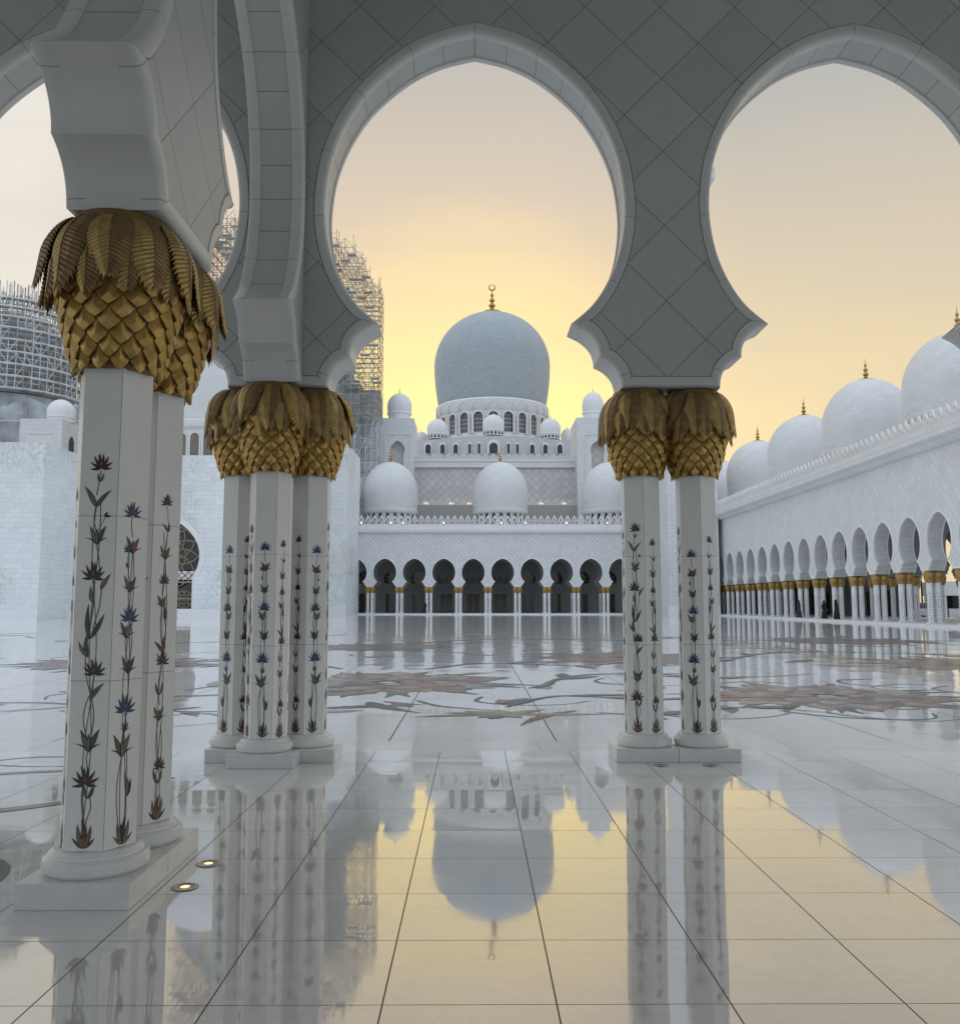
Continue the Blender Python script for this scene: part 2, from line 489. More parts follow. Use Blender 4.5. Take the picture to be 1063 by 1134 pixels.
def half_profile(n_arc, n_cove):
    """from the foot of a pier up to the crown: (dx, z, kind) kind 0 = foot/corbel, 1 = arch"""
    pts = []
    def cove(p0, p1, p2, n):
        for i in range(n + 1):
            t = i / n
            yield ((1 - t) ** 2 * p0[0] + 2 * t * (1 - t) * p1[0] + t * t * p2[0], (1 - t) ** 2 * p0[1] + 2 * t * (1 - t) * p1[1] + t * t * p2[1], 0)
    pts += list(cove((0.515, ZS), (0.515, 4.10), (0.745, 4.185), n_cove))
    pts += list(cove((0.745, 4.185), (0.735, 4.43), (1.035, 4.545), n_cove))[1:]
    arc = [(1.035, 4.545), (0.80, 4.76), (0.62, 5.05), (0.505, 5.38), (0.455, 5.75), (0.47, 6.08), (0.535, 6.42), (0.69, 6.80), (0.94, 7.17),
           (1.32, 7.51), (1.68, 7.70), (2.055, 7.80)]
    a = catmull(arc, n_arc)
    pts += [(x, z, 1 if i > 0 else 0) for i, (x, z) in enumerate(a)][1:]
    return pts


PROF_HI = half_profile(6, 10)
PROF_LO = half_profile(2, 3)


def bay_outline(c0, c1, prof, trunc0=None, trunc1=None):
    s = (c1 - c0) / 2 / HALF
    L = [(c0 + p[0] * s, p[1], p[2]) for p in prof]
    Rr = [(c1 - p[0] * s, p[1], p[2]) for p in prof][::-1][1:]
    a = c0 if trunc0 is None else trunc0
    b = c1 if trunc1 is None else trunc1
    return [(a, ZS, 0)] + L + Rr + [(b, ZS, 0)]


def offset_pts(pl, o, cusp_only=False):
    """move the outline o metres into the wall (up / outwards)"""
    out = []; tips = []
    n = len(pl)
    for i in range(n):
        p = Vector((pl[i][0], pl[i][1]))
        ds = []
        if i > 0:
            d = p - Vector((pl[i - 1][0], pl[i - 1][1]))
            if d.length > 1e-7: ds.append(d.normalized())
        if i < n - 1:
            d = Vector((pl[i + 1][0], pl[i + 1][1])) - p
            if d.length > 1e-7: ds.append(d.normalized())
        ns = [Vector((-d.y, d.x)) for d in ds]
        if len(ns) == 1: m = ns[0]
        else:
            m = ns[0] + ns[1]
            k = 1 + ns[0].dot(ns[1])
            m = m / max(k, 0.5)
        out.append((p.x + m.x * o, p.y + m.y * o))
        if len(ns) == 2 and ns[0].dot(ns[1]) < 0.75: tips.append((i, m.normalized()))
    for i, m in tips:            # near a pointed cusp the two sides may not cross its bisector
        T0 = Vector((pl[i][0], pl[i][1]))
        for d in (-1, 1):
            k = i + d
            while 0 < k < n - 1 and (Vector((pl[k][0], pl[k][1])) - T0).length < 3.5 * max(o, 0.01):
                pk = Vector((pl[k][0], pl[k][1])) - T0; q = Vector(out[k]) - T0
                if (m.x * pk.y - m.y * pk.x) * (m.x * q.y - m.y * q.x) < 0 or q.dot(m) < 0 and False:
                    t = max(q.dot(m), 0); out[k] = (T0.x + m.x * t, T0.y + m.y * t)
                k += d
    return out


def arch_wall(piers, ztop, T, mp, prof, mface, mband, msoff, mback=None, fancy=True, ends=(None, None), ext=(None, None), zb=ZS):
    """piers: centre positions along the wall; mp(u, z, w) -> xyz with w the depth from the front face"""
    b = MB()
    nb = len(piers) - 1
    for i in range(nb):
        t0 = ends[0] if i == 0 else None
        t1 = ends[1] if i == nb - 1 else None
        ol = bay_outline(piers[i], piers[i + 1], prof, t0, t1)
        # arc length
        s = [0.0]
        for k in range(1, len(ol)): s.append(s[-1] + math.hypot(ol[k][0] - ol[k - 1][0], ol[k][1] - ol[k - 1][1]))
        mid = s[-1] / 2
        s = [q - mid for q in s]
        if fancy:
            r = 0.016
            sec = [(0.122, 0.0, 0, mband), (0.120, 0.008, 0, M['groove']), (0.1155, 0.008, 0, mband), (0.110, -0.006, 0, mband), (0.06, -0.009, 0, mband), (0.03, -0.004, 0, mband),
                   (0.012, 0.010, 0, mband), (0.002, 0.032, 0, mband), (0.0, 0.06, 0, mband), (0.0, 0.105, 0, mband), (0.0, 0.108, r * 0.2, mband),
                   (0.0, 0.118, r, M['groove']), (0.0, 0.1205, r, msoff), (0.0, T - 0.1205, r, M['groove']), (0.0, T - 0.118, r, mband), (0.0, T - 0.108, r * 0.2, mband), (0.0, T - 0.105, 0, mband),
                   (0.0, T - 0.06, 0, mband), (0.012, T - 0.012, 0, mband), (0.04, T + 0.004, 0, mband), (0.11, T + 0.004, 0, M['groove']), (0.125, T, 0, mband)]
        else:
            sec = [(0.14, 0.0, 0, mband), (0.13, -0.03, 0, mband), (0.0, -0.03, 0, mband), (0.0, 0.0, 0, mband), (0.0, 0.10, 0, msoff), (0.0, T - 0.10, 0, mband), (0.0, T, 0, mband)]
        rows = []
        n = len(ol)
        for (o, w, rr, mt) in sec:
            base = offset_pts(ol, o)
            if rr:
                b2 = offset_pts(ol, rr)
                base = [b2[k] if (ol[k][2] == 1 and 0 < k < n - 1) else base[k] for k in range(n)]
            # keep the cut ends exactly on their plane
            base = [list(p) for p in base]
            base[0][0] = ol[0][0]; base[-1][0] = ol[-1][0]
            rows.append([mp(p[0], p[1], w) for p in base])
        for j in range(len(sec) - 1):
            mt = sec[j][3]
            for k in range(n - 1):
                m_use = mt
                if mt is M['groove'] and j in (11, 13) and ol[k][2] == 0: m_use = mband
                if mt is msoff and fancy and ol[k][2] == 0: m_use = M['plain']
                b.add([rows[j][k], rows[j][k + 1], rows[j + 1][k + 1], rows[j + 1][k]], [(0, 1, 2, 3)], m_use,
                      [[(s[k], 0), (s[k + 1], 0), (s[k + 1], 1), (s[k], 1)]])
        # flat faces above the band
        of = offset_pts(ol, sec[0][0]); of = [list(p) for p in of]; of[0][0] = ol[0][0]; of[-1][0] = ol[-1][0]
        e0 = ol[0][0]; e1 = ol[-1][0]
        b.poly([mp(e0, ztop, 0)] + [mp(p[0], p[1], 0) for p in of] + [mp(e1, ztop, 0)], mface)
        ob = offset_pts(ol, sec[-1][0]); ob = [list(p) for p in ob]; ob[0][0] = ol[0][0]; ob[-1][0] = ol[-1][0]
        b.poly([mp(e0, ztop, T)] + [mp(p[0], p[1], T) for p in ob] + [mp(e1, ztop, T)], mback or mface)
        b.add([mp(e0, ztop, 0), mp(e1, ztop, 0), mp(e1, ztop, T), mp(e0, ztop, T)], [(0, 1, 2, 3)], mband)
        if i == 0: b.poly([mp(e0, ztop, 0), mp(e0, ZS, 0), mp(e0, ZS, T), mp(e0, ztop, T)], mface)
        if i == nb - 1: b.poly([mp(e1, ztop, 0), mp(e1, ZS, 0), mp(e1, ZS, T), mp(e1, ztop, T)], mface)
    return b


# ------------------------------------------------------------------ the near arcade
YF = 9.12
TW = 0.56
ZC = 9.3
fac_p = [-14.6, -10.45, -6.30] + [-2.05, 2.06] + [6.26, 10.4, 14.5]
near_root = empty('arcade_facade_wall', (0, YF, 0), 'grey marble wall with diamond joints and keyhole arches framing the courtyard', 'arcade wall')
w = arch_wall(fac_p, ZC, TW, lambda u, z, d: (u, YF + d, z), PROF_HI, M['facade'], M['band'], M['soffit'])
o = w.build('wall', near_root, angle=32, weld=True); o.location = (0, -YF, 0)
# trick: object coordinates equal world coordinates because the child cancels its parent's offset

XW = -1.80
cross_root = empty('cross_wall', (XW, 5.42, 0), 'thick marble cross wall carried by the near left columns, running toward the courtyard', 'arcade wall')
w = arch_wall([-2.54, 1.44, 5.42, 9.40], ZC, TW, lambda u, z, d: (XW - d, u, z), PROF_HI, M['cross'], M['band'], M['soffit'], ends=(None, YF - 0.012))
o = w.build('wall', cross_root, angle=32, weld=True); o.location = (-XW, -5.42, 0)

b = MB(); b.box(-14.4, 14.4, -6, YF + TW + 0.3, ZC + 0.002, ZC + 0.4, M['ceil'])
tag(b.build('ceiling', smooth=False), kind='structure')
b = MB(); b.box(-14.6, 14.6, -6.6, -6.0, 3.0, ZC, M['plain'])  # added out of view; its lower edge trims the light from behind
tag(b.build('rear_light_block', smooth=False), 'unseen plain wall added behind the viewpoint to cut sky light, open below', 'wall')


# ------------------------------------------------------------------ column with inlaid vines and palm capital
HR = 0.213
Z0 = 0.27
Z1 = 3.00
APO = HR * math.cos(PI / 6)


def inlay_face(variant, seed):
    """one face: drawn in (u, z), then put on the plane y = -APO - 0.0015 (normal -y)"""
    b = MB(); R_ = random.Random(seed)
    lay = [0]

    def put(pts, mat, h):
        yy = -APO - h
        b.poly([(p[0], yy, p[1]) for p in pts], mat)

    def leaf(x, z, ang, L, W, mat, curl=0.3, h=0.0022, edge=True):
        L *= 1.16; W *= 0.86
        # ang from vertical, positive to the right
        n = 7
        def outline(l, wd):
            a, c = [], []
            for i in range(n + 1):
                t = i / n
                off = curl * l * t * t
                wv = wd * math.sin(PI * min(1, t ** 0.75)) if t < 1 else 0
                a.append((off - wv, l * t)); c.append((off + wv, l * t))
            return a + c[::-1][1:-1]
        def tr(p):
            ca, sa = math.cos(ang), math.sin(ang)
            return (x + p[0] * ca + p[1] * sa, z - p[0] * sa + p[1] * ca)
        if edge: put([tr(p) for p in outline(L, W)], M['in_dark'], h)
        put([tr((p[0], p[1] + 0.004)) for p in outline(L * 0.86, W * 0.68)], mat, h + 0.0008)

    def stem(pts, wd=0.0028, mat=None):
        q = catmull(pts, 6); L, Rr = [], []
        for i in range(len(q)):
            a = q[max(0, i - 1)]; c = q[min(len(q) - 1, i + 1)]
            dx, dz = c[0] - a[0], c[1] - a[1]; d = math.hypot(dx, dz) or 1
            nx, nz = -dz / d * wd, dx / d * wd
            L.append((q[i][0] + nx, q[i][1] + nz)); Rr.append((q[i][0] - nx, q[i][1] - nz))
        yy = -APO - 0.0014
        vs = [(p[0], yy, p[1]) for p in L] + [(p[0], yy, p[1]) for p in Rr]
        k = len(L)
        b.add(vs, [(i, i + 1, k + i + 1, k + i) for i in range(k - 1)], mat or M['in_stem'])

    def flower(x, z, S, mat, mat2=None):
        for i, a in enumerate((-110, 110, -78, 78, -46, 46, -20, 20, 0)):
            leaf(x, z, rad(a + R_.uniform(-5, 5)), S * (0.5 + 0.12 * math.cos(rad(a)) + R_.uniform(-.03, .05)), S * 0.085, mat, curl=0.25 * (1 if a < 0 else -1), h=0.0022 + i * 0.0002)
        leaf(x, z + S * 0.03, 0, S * 0.28, S * 0.06, mat2 or M['in_pink'], 0, h=0.0046, edge=False)

    def tulip(x, z, S, mat, tilt=0):
        leaf(x, z, rad(-14 + tilt), S, S * 0.17, mat, curl=-0.12)
        leaf(x, z, rad(16 + tilt), S * 1.05, S * 0.17, M['in_green'] if mat is not M['in_green'] else M['in_tan'], curl=0.14, h=0.0026)
        leaf(x, z, rad(tilt), S * 0.8, S * 0.13, mat, curl=0.0, h=0.0034)
        leaf(x - .004, z + S * .1, rad(-38 + tilt), S * 0.62, S * 0.07, M['in_dark'], curl=-0.5, h=0.0026, edge=False)
        leaf(x + .004, z + S * .1, rad(40 + tilt), S * 0.6, S * 0.07, M['in_dark'], curl=0.4, h=0.0026, edge=False)

    def pair(x, z, S, m1=None, spread=32):
        leaf(x, z, rad(-spread), S, S * 0.15, m1 or M['in_pale'], curl=0.35)
        leaf(x, z, rad(spread + 6), S * 1.05, S * 0.16, M['in_green'], curl=-0.3, h=0.0026)

    def tuft(x, z, mats):
        for a, l, mt in ((-62, .075, 0), (60, .07, 0), (-30, .115, 1), (30, .11, 1), (-6, .10, 2), (8, .13, 2)):
            leaf(x, z, rad(a), l, l * 0.14, mats[mt], curl=-0.25 if a > 0 else 0.25, h=0.0022 + abs(60 - abs(a)) * 0.00002)

    top = {'A': 2.2, 'B': 2.0, 'C': 2.15}[variant]
    for ph, am in ((0.0, .023), (2.6, .016)):
        pts_ = []; zz = .30
        while zz < top: pts_.append((am * math.sin(zz * 5.2 + ph + seed), zz)); zz += .11
        stem(pts_, .0024, M['in_stem'] if ph == 0 else M['in_green'])
    if variant == 'A':
        stem([(0, .30), (.008, .42), (.03, .50), (.02, .56)]); stem([(-.006, .30), (-.012, .45), (-.022, .56), (-.012, .62)])
        stem([(.005, .70), (-.005, .76), (.005, .80)])
        stem([(-.004, .86), (-.03, .96), (-.02, 1.05), (.006, 1.12), (.018, 1.21)])
        stem([(.012, .86), (.026, .97), (.012, 1.07), (-.025, 1.20), (-.035, 1.32)])
        stem([(-.03, 1.38), (-.012, 1.50), (.0, 1.66), (-.01, 1.73)]); stem([(.0, 1.46), (.03, 1.58), (.038, 1.68)])
        stem([(.03, 1.72), (.015, 1.85), (-.005, 1.94)]); stem([(.0, 1.98), (-.02, 2.06), (-.012, 2.14)]); stem([(.0, 1.99), (.03, 2.05), (.045, 2.08)], .0016)
        stem([(-.012, 2.2), (.0, 2.28), (.008, 2.34)])
        tuft(0, .285, [M['in_green'], M['in_pale'], M['in_red']])
        pair(.01, .545, .075); flower(-.005, .625, .13, M['in_maroon'])
        tulip(.004, .79, .115, M['in_pale']); leaf(.0, 1.07, rad(22), .10, .017, M['in_pale'])
        flower(.018, 1.215, .115, M['in_maroon']); leaf(-.02, 1.30, rad(-22), .11, .016, M['in_green']); leaf(-.03, 1.31, rad(-45), .08, .012, M['in_tan'])
        leaf(-.018, 1.40, rad(-14), .17, .016, M['in_green'], .2); leaf(-.016, 1.40, rad(34), .14, .016, M['in_green'], -.1)
        leaf(-.005, 1.60, rad(-26), .08, .015, M['in_pale']); flower(-.01, 1.74, .12, M['in_maroon']); leaf(.034, 1.67, rad(14), .09, .016, M['in_tan'])
        tulip(-.0, 1.92, .10, M['in_pale']); leaf(.043, 2.075, rad(0), .03, .01, M['in_dark']); leaf(.045, 2.08, rad(70), .025, .008, M['in_dark'])
        leaf(-.012, 2.13, rad(-18), .12, .017, M['in_pale'], -.2); leaf(-.01, 2.13, rad(22), .11, .015, M['in_green'])
        pair(.004, 2.275, .045); flower(.008, 2.355, .115, M['in_maroon'])
    elif variant == 'B':
        stem([(-.02, .30), (-.03, .45), (-.024, .58)]); stem([(0.0, .30), (.03, .48), (.035, .62), (.01, .78)])
        stem([(-.028, .66), (-.018, .80), (.004, .90), (-.008, 1.0)]); stem([(.016, .87), (-.008, .95), (.012, 1.03)])
        stem([(-.012, 1.0), (-.014, 1.12), (-.01, 1.22)]); stem([(-.014, 1.28), (-.026, 1.40), (-.018, 1.5)]); stem([(-.004, 1.28), (.014, 1.36), (.018, 1.44)])
        stem([(0.0, 1.56), (-.004, 1.68)]); stem([(-.002, 1.76), (-.008, 1.90)]); stem([(.01, 1.76), (.024, 1.86), (.02, 1.92)], .0016); stem([(-.004, 2.0), (.008, 2.07), (0.004, 2.12)])
        tuft(-.012, .285, [M['in_tan'], M['in_pale'], M['in_dark']])
        leaf(-.03, .54, rad(-8), .12, .018, M['in_pale']); leaf(-.03, .54, rad(-28), .09, .012, M['in_dark'])
        tulip(.012, .76, .12, M['in_pale']); tulip(-.002, .90, .05, M['in_red']); flower(.004, 1.02, .125, M['in_blue'])
        tulip(-.008, 1.22, .095, M['in_maroon']); tulip(.012, 1.42, .09, M['in_tan']); flower(-.004, 1.53, .115, M['in_blue'])
        tulip(.0, 1.68, .09, M['in_green']); leaf(.02, 1.82, rad(10), .03, .009, M['in_red']); flower(.02, 1.92, .06, M['in_blue'])
        tulip(-.008, 1.90, .095, M['in_red']); flower(.003, 2.13, .105, M['in_blue'])
    else:
        stem([(0, .30), (.006, .42), (.0, .52)]); stem([(.0, .58), (-.02, .72), (-.006, .86)]); stem([(.0, .58), (.024, .74), (.012, .90)])
        stem([(.006, .98), (.02, 1.1), (.0, 1.25)]); stem([(-.004, 1.32), (-.022, 1.42), (-.004, 1.54)]); stem([(0, 1.32), (.022, 1.46), (.016, 1.6)])
        stem([(.014, 1.66), (.0, 1.80), (.006, 1.9)]); stem([(.006, 1.96), (-.012, 2.1), (.004, 2.24)], .0018)
        tuft(.002, .285, [M['in_dark'], M['in_pale'], M['in_red']])
        pair(0, .50, .085); flower(-.008, .60, .09, M['in_maroon']); tulip(.01, .88, .085, M['in_green']); pair(.012, 1.04, .07)
        flower(-.002, 1.24, .10, M['in_maroon'], M['in_tan']); leaf(.0, 1.30, rad(-20), .09, .015, M['in_red']); leaf(.0, 1.30, rad(24), .085, .014, M['in_green'])
        leaf(-.008, 1.50, rad(-12), .09, .016, M['in_dark']); tulip(.016, 1.58, .075, M['in_red'])
        flower(.004, 1.74, .08, M['in_maroon']); tulip(.004, 1.88, .085, M['in_green']); leaf(-.01, 2.06, rad(-26), .05, .01, M['in_green']); leaf(-.01, 2.06, rad(24), .06, .01, M['in_green'])
        flower(.004, 2.24, .085, M['in_maroon'])
    return b


def frond(L, W, seed, mats):
    """palm leaf: root at the origin under the wall, arching out along +x and hanging down; built as ribbed leaflets"""
    R_ = random.Random(seed)
    b = MB(); n = 20
    pale = mats[1]; darkm = mats[0]

    def centre(t):
        # r, z along the drooping rib
        r = 0.25 + 0.160 * math.sin(min(1, t * 1.5) * PI / 2) + 0.018 * t ** 4
        z = -0.02 - L * (0.12 * t + 0.88 * t ** 1.45)
        return r, z

    def width(t): return W * (math.sin(PI * min(1, (t * 0.93 + 0.07)) ** 0.8) ** 0.62) * (1 if t < 0.8 else 1 - 0.3 * (t - 0.8) / 0.2)
    for side in (-1, 1):
        mt = pale if side < 0 else darkm  # light falling on one half is put into its colour
        for i in range(n):
            t0 = i / n * 0.93; t1 = (i + 1) / n * 0.93
            dt = 0.13 * (1 - 0.5 * t0)
            def q(t, u, out, sh=1.0):
                """u 0 rib .. 1 edge; the leaflet lines slant down toward the edge"""
                tt = t + dt * u * sh
                r, z = centre(min(1.12, tt)); w_ = width(min(0.99, t + 0.03))
                return (r + out + .006 * (1 - u) - 0.34 * w_ * u * u, side * w_ * u, z)
            tm = (t0 + t1) / 2
            jit = R_.uniform(0.96, 1.05)
            b.add([q(t0, 0, 0), q(tm, 0, .003), q(t1, 0, 0),
                   q(t0, .5, .004), q(tm, .5, .0085), q(t1, .5, .004),
                   q(t0, .88, .002), q(tm, .90, .006), q(t1, .88, .002), q(t1, 1.06 * jit, .002, 1.25)],
                  [(0, 1, 4, 3), (1, 2, 5, 4), (3, 4, 7, 6), (4, 5, 8, 7), (6, 7, 9), (7, 8, 9)], mt)
    # rib
    for i in range(10):
        a = centre(i / 10); c = centre((i + 1) / 10)
        b.bar((a[0] + .008, 0, a[1]), (c[0] + .008, 0, c[1]), 0.0055 * (1 - i / 14), darkm, 4)
    return b


def scales_mesh():
    b = MB(); N = 14
    rows = 8
    def rz(t):   # t 0 at the bottom .. 1
        return 0.232 + 0.145 * (t ** 0.75), 0.035 + 0.56 * t
    b.lathe([(0.200, -0.01), (0.232, 0.0)] + [(rz(t / 8)[0] - 0.012, rz(t / 8)[1]) for t in range(9)] + [(0.30, 0.80), (0.27, 0.905), (0.05, 0.905)], 30, M['frond'])
    for j in range(rows + 1):
        t = j / rows
        for i in range(N):
            a = 2 * PI * (i + 0.5 * (j % 2)) / N
            hw = PI / N * 0.93
            def q(da, dt, out):
                r, z = rz(max(-0.06, min(1.1, t + dt)) if t + dt > 0 else 0)
                if t + dt < 0: z += (t + dt) * 0.56
                return ((r + out) * math.cos(a + da), (r + out) * math.sin(a + da), z)
            dt = 0.5 / rows * 2.0
            top = q(0, dt * 0.98, 0.0); lft = q(-hw, 0, 0.004); rgt = q(hw, 0, 0.004); bot = q(0, -dt * 0.90, 0.020)
            bl = q(-hw * 0.56, -dt * 0.52, 0.019); br_ = q(hw * 0.56, -dt * 0.52, 0.019)
            c = q(0, -dt * 0.05, 0.027); inb = q(0, -dt * 0.80, 0.0); il = q(-hw * .8, -dt * .3, -0.004); ir = q(hw * .8, -dt * .3, -0.004)
            b.add([top, lft, bl, bot, br_, rgt, c, inb, il, ir], [(0, 1, 6), (1, 2, 6), (2, 3, 6), (3, 4, 6), (4, 5, 6), (5, 0, 6), (1, 8, 2), (2, 8, 7, 3), (3, 7, 9, 4), (4, 9, 5)], M['gold'])
    return b


def make_column(name, label, loc, rz, plinth, faces, crot=0.0):
    """plinth: (x0,x1,y0,y1) local to the unrotated column"""
    root = empty(name, loc, label, 'column', 'inlaid marble columns of the near arcade')
    x0, x1, y0, y1 = plinth
    b = MB(); b.box(x0, x1, y0, y1, 0.004, 0.14, M['plinth'])
    b.build('plinth', root, smooth=False, bevel=0.007)
    b = MB()
    b.lathe([(0.20, 0.141), (0.262, 0.142), (0.278, 0.160), (0.283, 0.185), (0.277, 0.212), (0.262, 0.228), (0.248, 0.232), (0.246, 0.244), (0.234, 0.256), (0.225, 0.268), (0.19, 0.269)], 64, M['plinth'])
    b.build('base_ring', root, angle=28)
    # shaft: core of grout with six slabs
    b = MB(); sv = []
    for z in (Z0, Z1):
        for i in range(6):
            a = rz + i * PI / 3 + PI / 6
            sv.append(((HR - 0.005) * math.cos(a), (HR - 0.005) * math.sin(a), z))
    b.add(sv, [(i, (i + 1) % 6, 6 + (i + 1) % 6, 6 + i) for i in range(6)], M['joint'])
    for i in range(6):
        a = rz + i * PI / 3
        n = Vector((math.cos(a), math.sin(a), 0)); t = Vector((-n.y, n.x, 0))
        hw = HR / 2 - 0.0016
        pts = []
        for w_, d in ((-hw, 0), (hw, 0), (hw - 0.002, -0.005), (-hw + 0.002, -0.005)):
            for z in (Z0, Z1): pts.append(n * (APO + d) + t * w_ + Vector((0, 0, z)))
        b.add(pts, [(0, 2, 3, 1), (2, 4, 5, 3), (4, 6, 7, 5), (6, 0, 1, 7)], M['shaft'])
    sh = b.build('shaft', root, smooth=False)
    R0 = random.Random(label)
    for i, k in enumerate(faces):
        if not k: continue
        ob = bpy.data.objects.new('floral_inlay', INLAY[k]); col.objects.link(ob); ob.parent = sh
        if R0.random() < .5: ob.scale = (-1, 1, R0.uniform(.97, 1.01))
        ob.rotation_euler = (0, 0, rz + i * PI / 3 + PI / 2)   # mesh faces -y (angle -90)
    cap = bpy.data.objects.new('capital', CAP_MESH); col.objects.link(cap); cap.parent = root; cap.location = (0, 0, 2.935)
    cap.rotation_euler = (0, 0, crot)
    N1 = 10
    R_ = random.Random(name + label)
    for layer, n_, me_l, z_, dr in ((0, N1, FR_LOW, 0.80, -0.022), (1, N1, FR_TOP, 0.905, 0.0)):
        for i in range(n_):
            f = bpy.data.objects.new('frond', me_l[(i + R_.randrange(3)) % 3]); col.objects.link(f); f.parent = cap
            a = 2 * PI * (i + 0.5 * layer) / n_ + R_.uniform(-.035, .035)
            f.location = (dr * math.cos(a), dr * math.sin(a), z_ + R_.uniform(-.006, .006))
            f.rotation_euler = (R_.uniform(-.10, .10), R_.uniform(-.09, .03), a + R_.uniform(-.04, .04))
    return root


def mesh_only(b, name, angle=25):
    o = b.build(name, angle=angle); me = o.data; bpy.data.objects.remove(o); return me


INLAY = {'A': mesh_only(inlay_face('A', 1), 'floral_inlay'), 'B': mesh_only(inlay_face('B', 2), 'floral_inlay_blue'), 'C': mesh_only(inlay_face('C', 3), 'floral_inlay_small')}
CAP_MESH = mesh_only(scales_mesh(), 'capital_scales', 20)
FR_TOP = [mesh_only(frond(0.43 + 0.045 * k, 0.138, 10 + k, (M['frond'], M['frond_lit'])), 'frond', 12) for k in range(3)]
FR_LOW = [mesh_only(frond(0.40 + 0.045 * k, 0.108, 20 + k, (M['frond'], M['frond_lit'])), 'frond_low', 12) for k in range(3)]

PW = 0.315
# rz is the azimuth of the first face normal
D = rad
# faces listed every 60 degrees from the first
make_column('marble_column', 'nearest white marble column at far left, front one of its pair, its shaft inlaid with dark red flowers', (-2.10, 5.14, 0), D(-90),
            (-0.302, 0.302, -0.31, 0.279), ['A', 'B', 'C', 'A', 'C', 'C'], 0.2)
make_column('marble_column', 'marble column standing right behind the nearest left column, sharing its golden palm crown', (-2.10, 5.70, 0), D(-90),
            (-0.302, 0.302, -0.279, 0.31), ['A', 'C', 'B', 'A', 'C', 'B'], 0.1)
make_column('marble_column', 'left column of the three-column cluster, inlaid with small blue flowers', (-2.45, 9.42, 0), D(-120),
            (-0.25, 0.357, -0.30, 0.28), ['B', 'C', 'A', 'B', 'C', 'A'], 0.5)
make_column('marble_column', 'right column of the three-column cluster, beside the open courtyard', (-1.73, 9.42, 0), D(-120),
            (-0.361, 0.33, -0.30, 0.28), ['C', 'B', 'A', 'B', 'C', 'A'], 0.3)
make_column('marble_column', 'middle column of the three-column cluster, standing forward of the two beside it', (-2.09, 9.10, 0), D(-90),
            (-0.31, 0.345, -0.29, 0.018), ['B', 'C', 'A', 'B', 'C', 'A'], 0.2)
make_column('marble_column', 'left column of the right-hand pair, inlaid with dark red flowers and grey leaves', (1.765, 9.40, 0), D(-120),
            (-0.335, 0.294, -0.28, 0.28), ['A', 'C', 'A', 'B', 'C', 'A'], 0.25)
make_column('marble_column', 'right column of the right-hand pair, inlaid with blue flowers and an orange tulip', (2.355, 9.40, 0), D(-120),
            (-0.294, 0.335, -0.28, 0.28), ['B', 'C', 'A', 'B', 'C', 'A'], 0.45)

# recessed lights in the floor
def floor_light(x, y, lit, label):
    r = empty('floor_light', (x, y, 0.006), label, 'floor light', 'round lights sunk in the arcade floor')
    b = MB(); b.lathe([(0.052, 0.001), (0.056, 0.005), (0.072, 0.005), (0.076, 0.0)], 40, M['ring_metal']); b.build('ring', r)
    b = MB(); b.lathe([(0.026, 0.0032), (0.0525, 0.0012)], 40, M['ring_metal']); b.lathe([(0.0005, 0.0035), (0.026, 0.0032)], 40, M['lamp_warm'] if lit else M['lamp_dim']); b.build('lens', r)


floor_light(-1.629, 5.665, True, 'glowing round floor light beside the rear column of the near left pair')
floor_light(-1.627, 5.213, True, 'glowing round floor light beside the front column of the near left pair')
floor_light(1.84, 8.96, False, 'dim round floor light before the left column of the right-hand pair')
floor_light(2.33, 8.96, False, 'dim round floor light before the right column of the right-hand pair')

# ------------------------------------------------------------------ floors
def sheet(name, x0, x1, y0, y1, z, mat):
    b = MB(); b.add([(x0, y0, z), (x1, y0, z), (x1, y1, z), (x0, y1, z)], [(0, 1, 2, 3)], mat)
    return tag(b.build(name, smooth=False), kind='structure')


sheet('ground', -3000, 3000, -1500, 4000, -0.012, M['ground'])
sheet('courtyard_floor', -60, 60, -8, 140, 0.0, M['floor_out'])
sheet('floor_border', -14.5, 60, 9.84, 10.54, 0.0035, M['floor_band'])
sheet('arcade_floor', -60, 16, -8, 9.85, 0.0045, M['floor_in'])


# floral pictures in the courtyard paving
def floor_art(name, fn):
    b = MB(); fn(b); return tag(b.build(name, smooth=False), kind='structure')


def fpoly(b, pts, mat, z): b.poly([(p[0], p[1], z) for p in pts], mat)


def fleaf(b, x, y, ang, L, W, mat, z, curl=0.2, jag=0.0, rnd=None, pw=0.8):
    n = 14; A, C = [], []
    for i in range(n + 1):
        t = i / n; off = curl * L * t * t
        wv = W * math.sin(PI * t ** pw) if t < 1 else 0
        j = (0.80 + 0.28 * (i % 2)) if jag and 0 < i < n else 1
        A.append((L * t, off + wv * j)); C.append((L * t, off - wv * j))
    ca, sa = math.cos(ang), math.sin(ang)
    fpoly(b, [(x + p[0] * ca - p[1] * sa, y + p[0] * sa + p[1] * ca) for p in A + C[::-1][1:-1]], mat, z)


def fribbon(b, pts, w0, w1, mat, z):
    q = catmull(pts, 8); L, Rr = [], []
    for i in range(len(q)):
        a = q[max(0, i - 1)]; c = q[min(len(q) - 1, i + 1)]
        dx, dy = c[0] - a[0], c[1] - a[1]; d = math.hypot(dx, dy) or 1
        t = i / (len(q) - 1); wd = (w0 + (w1 - w0) * t) * (0.35 + 0.65 * math.sin(PI * min(1, t * 1.15 + .02)) ** .5 if t < .87 else 0.35 + 0.65 * (1 - t) / .13 * 0.9)
        nx, ny = -dy / d * wd, dx / d * wd
        L.append((q[i][0] + nx, q[i][1] + ny, z)); Rr.append((q[i][0] - nx, q[i][1] - ny, z))
    k = len(L)
    b.add(L + Rr, [(i, i + 1, k + i + 1, k + i) for i in range(k - 1)], mat)


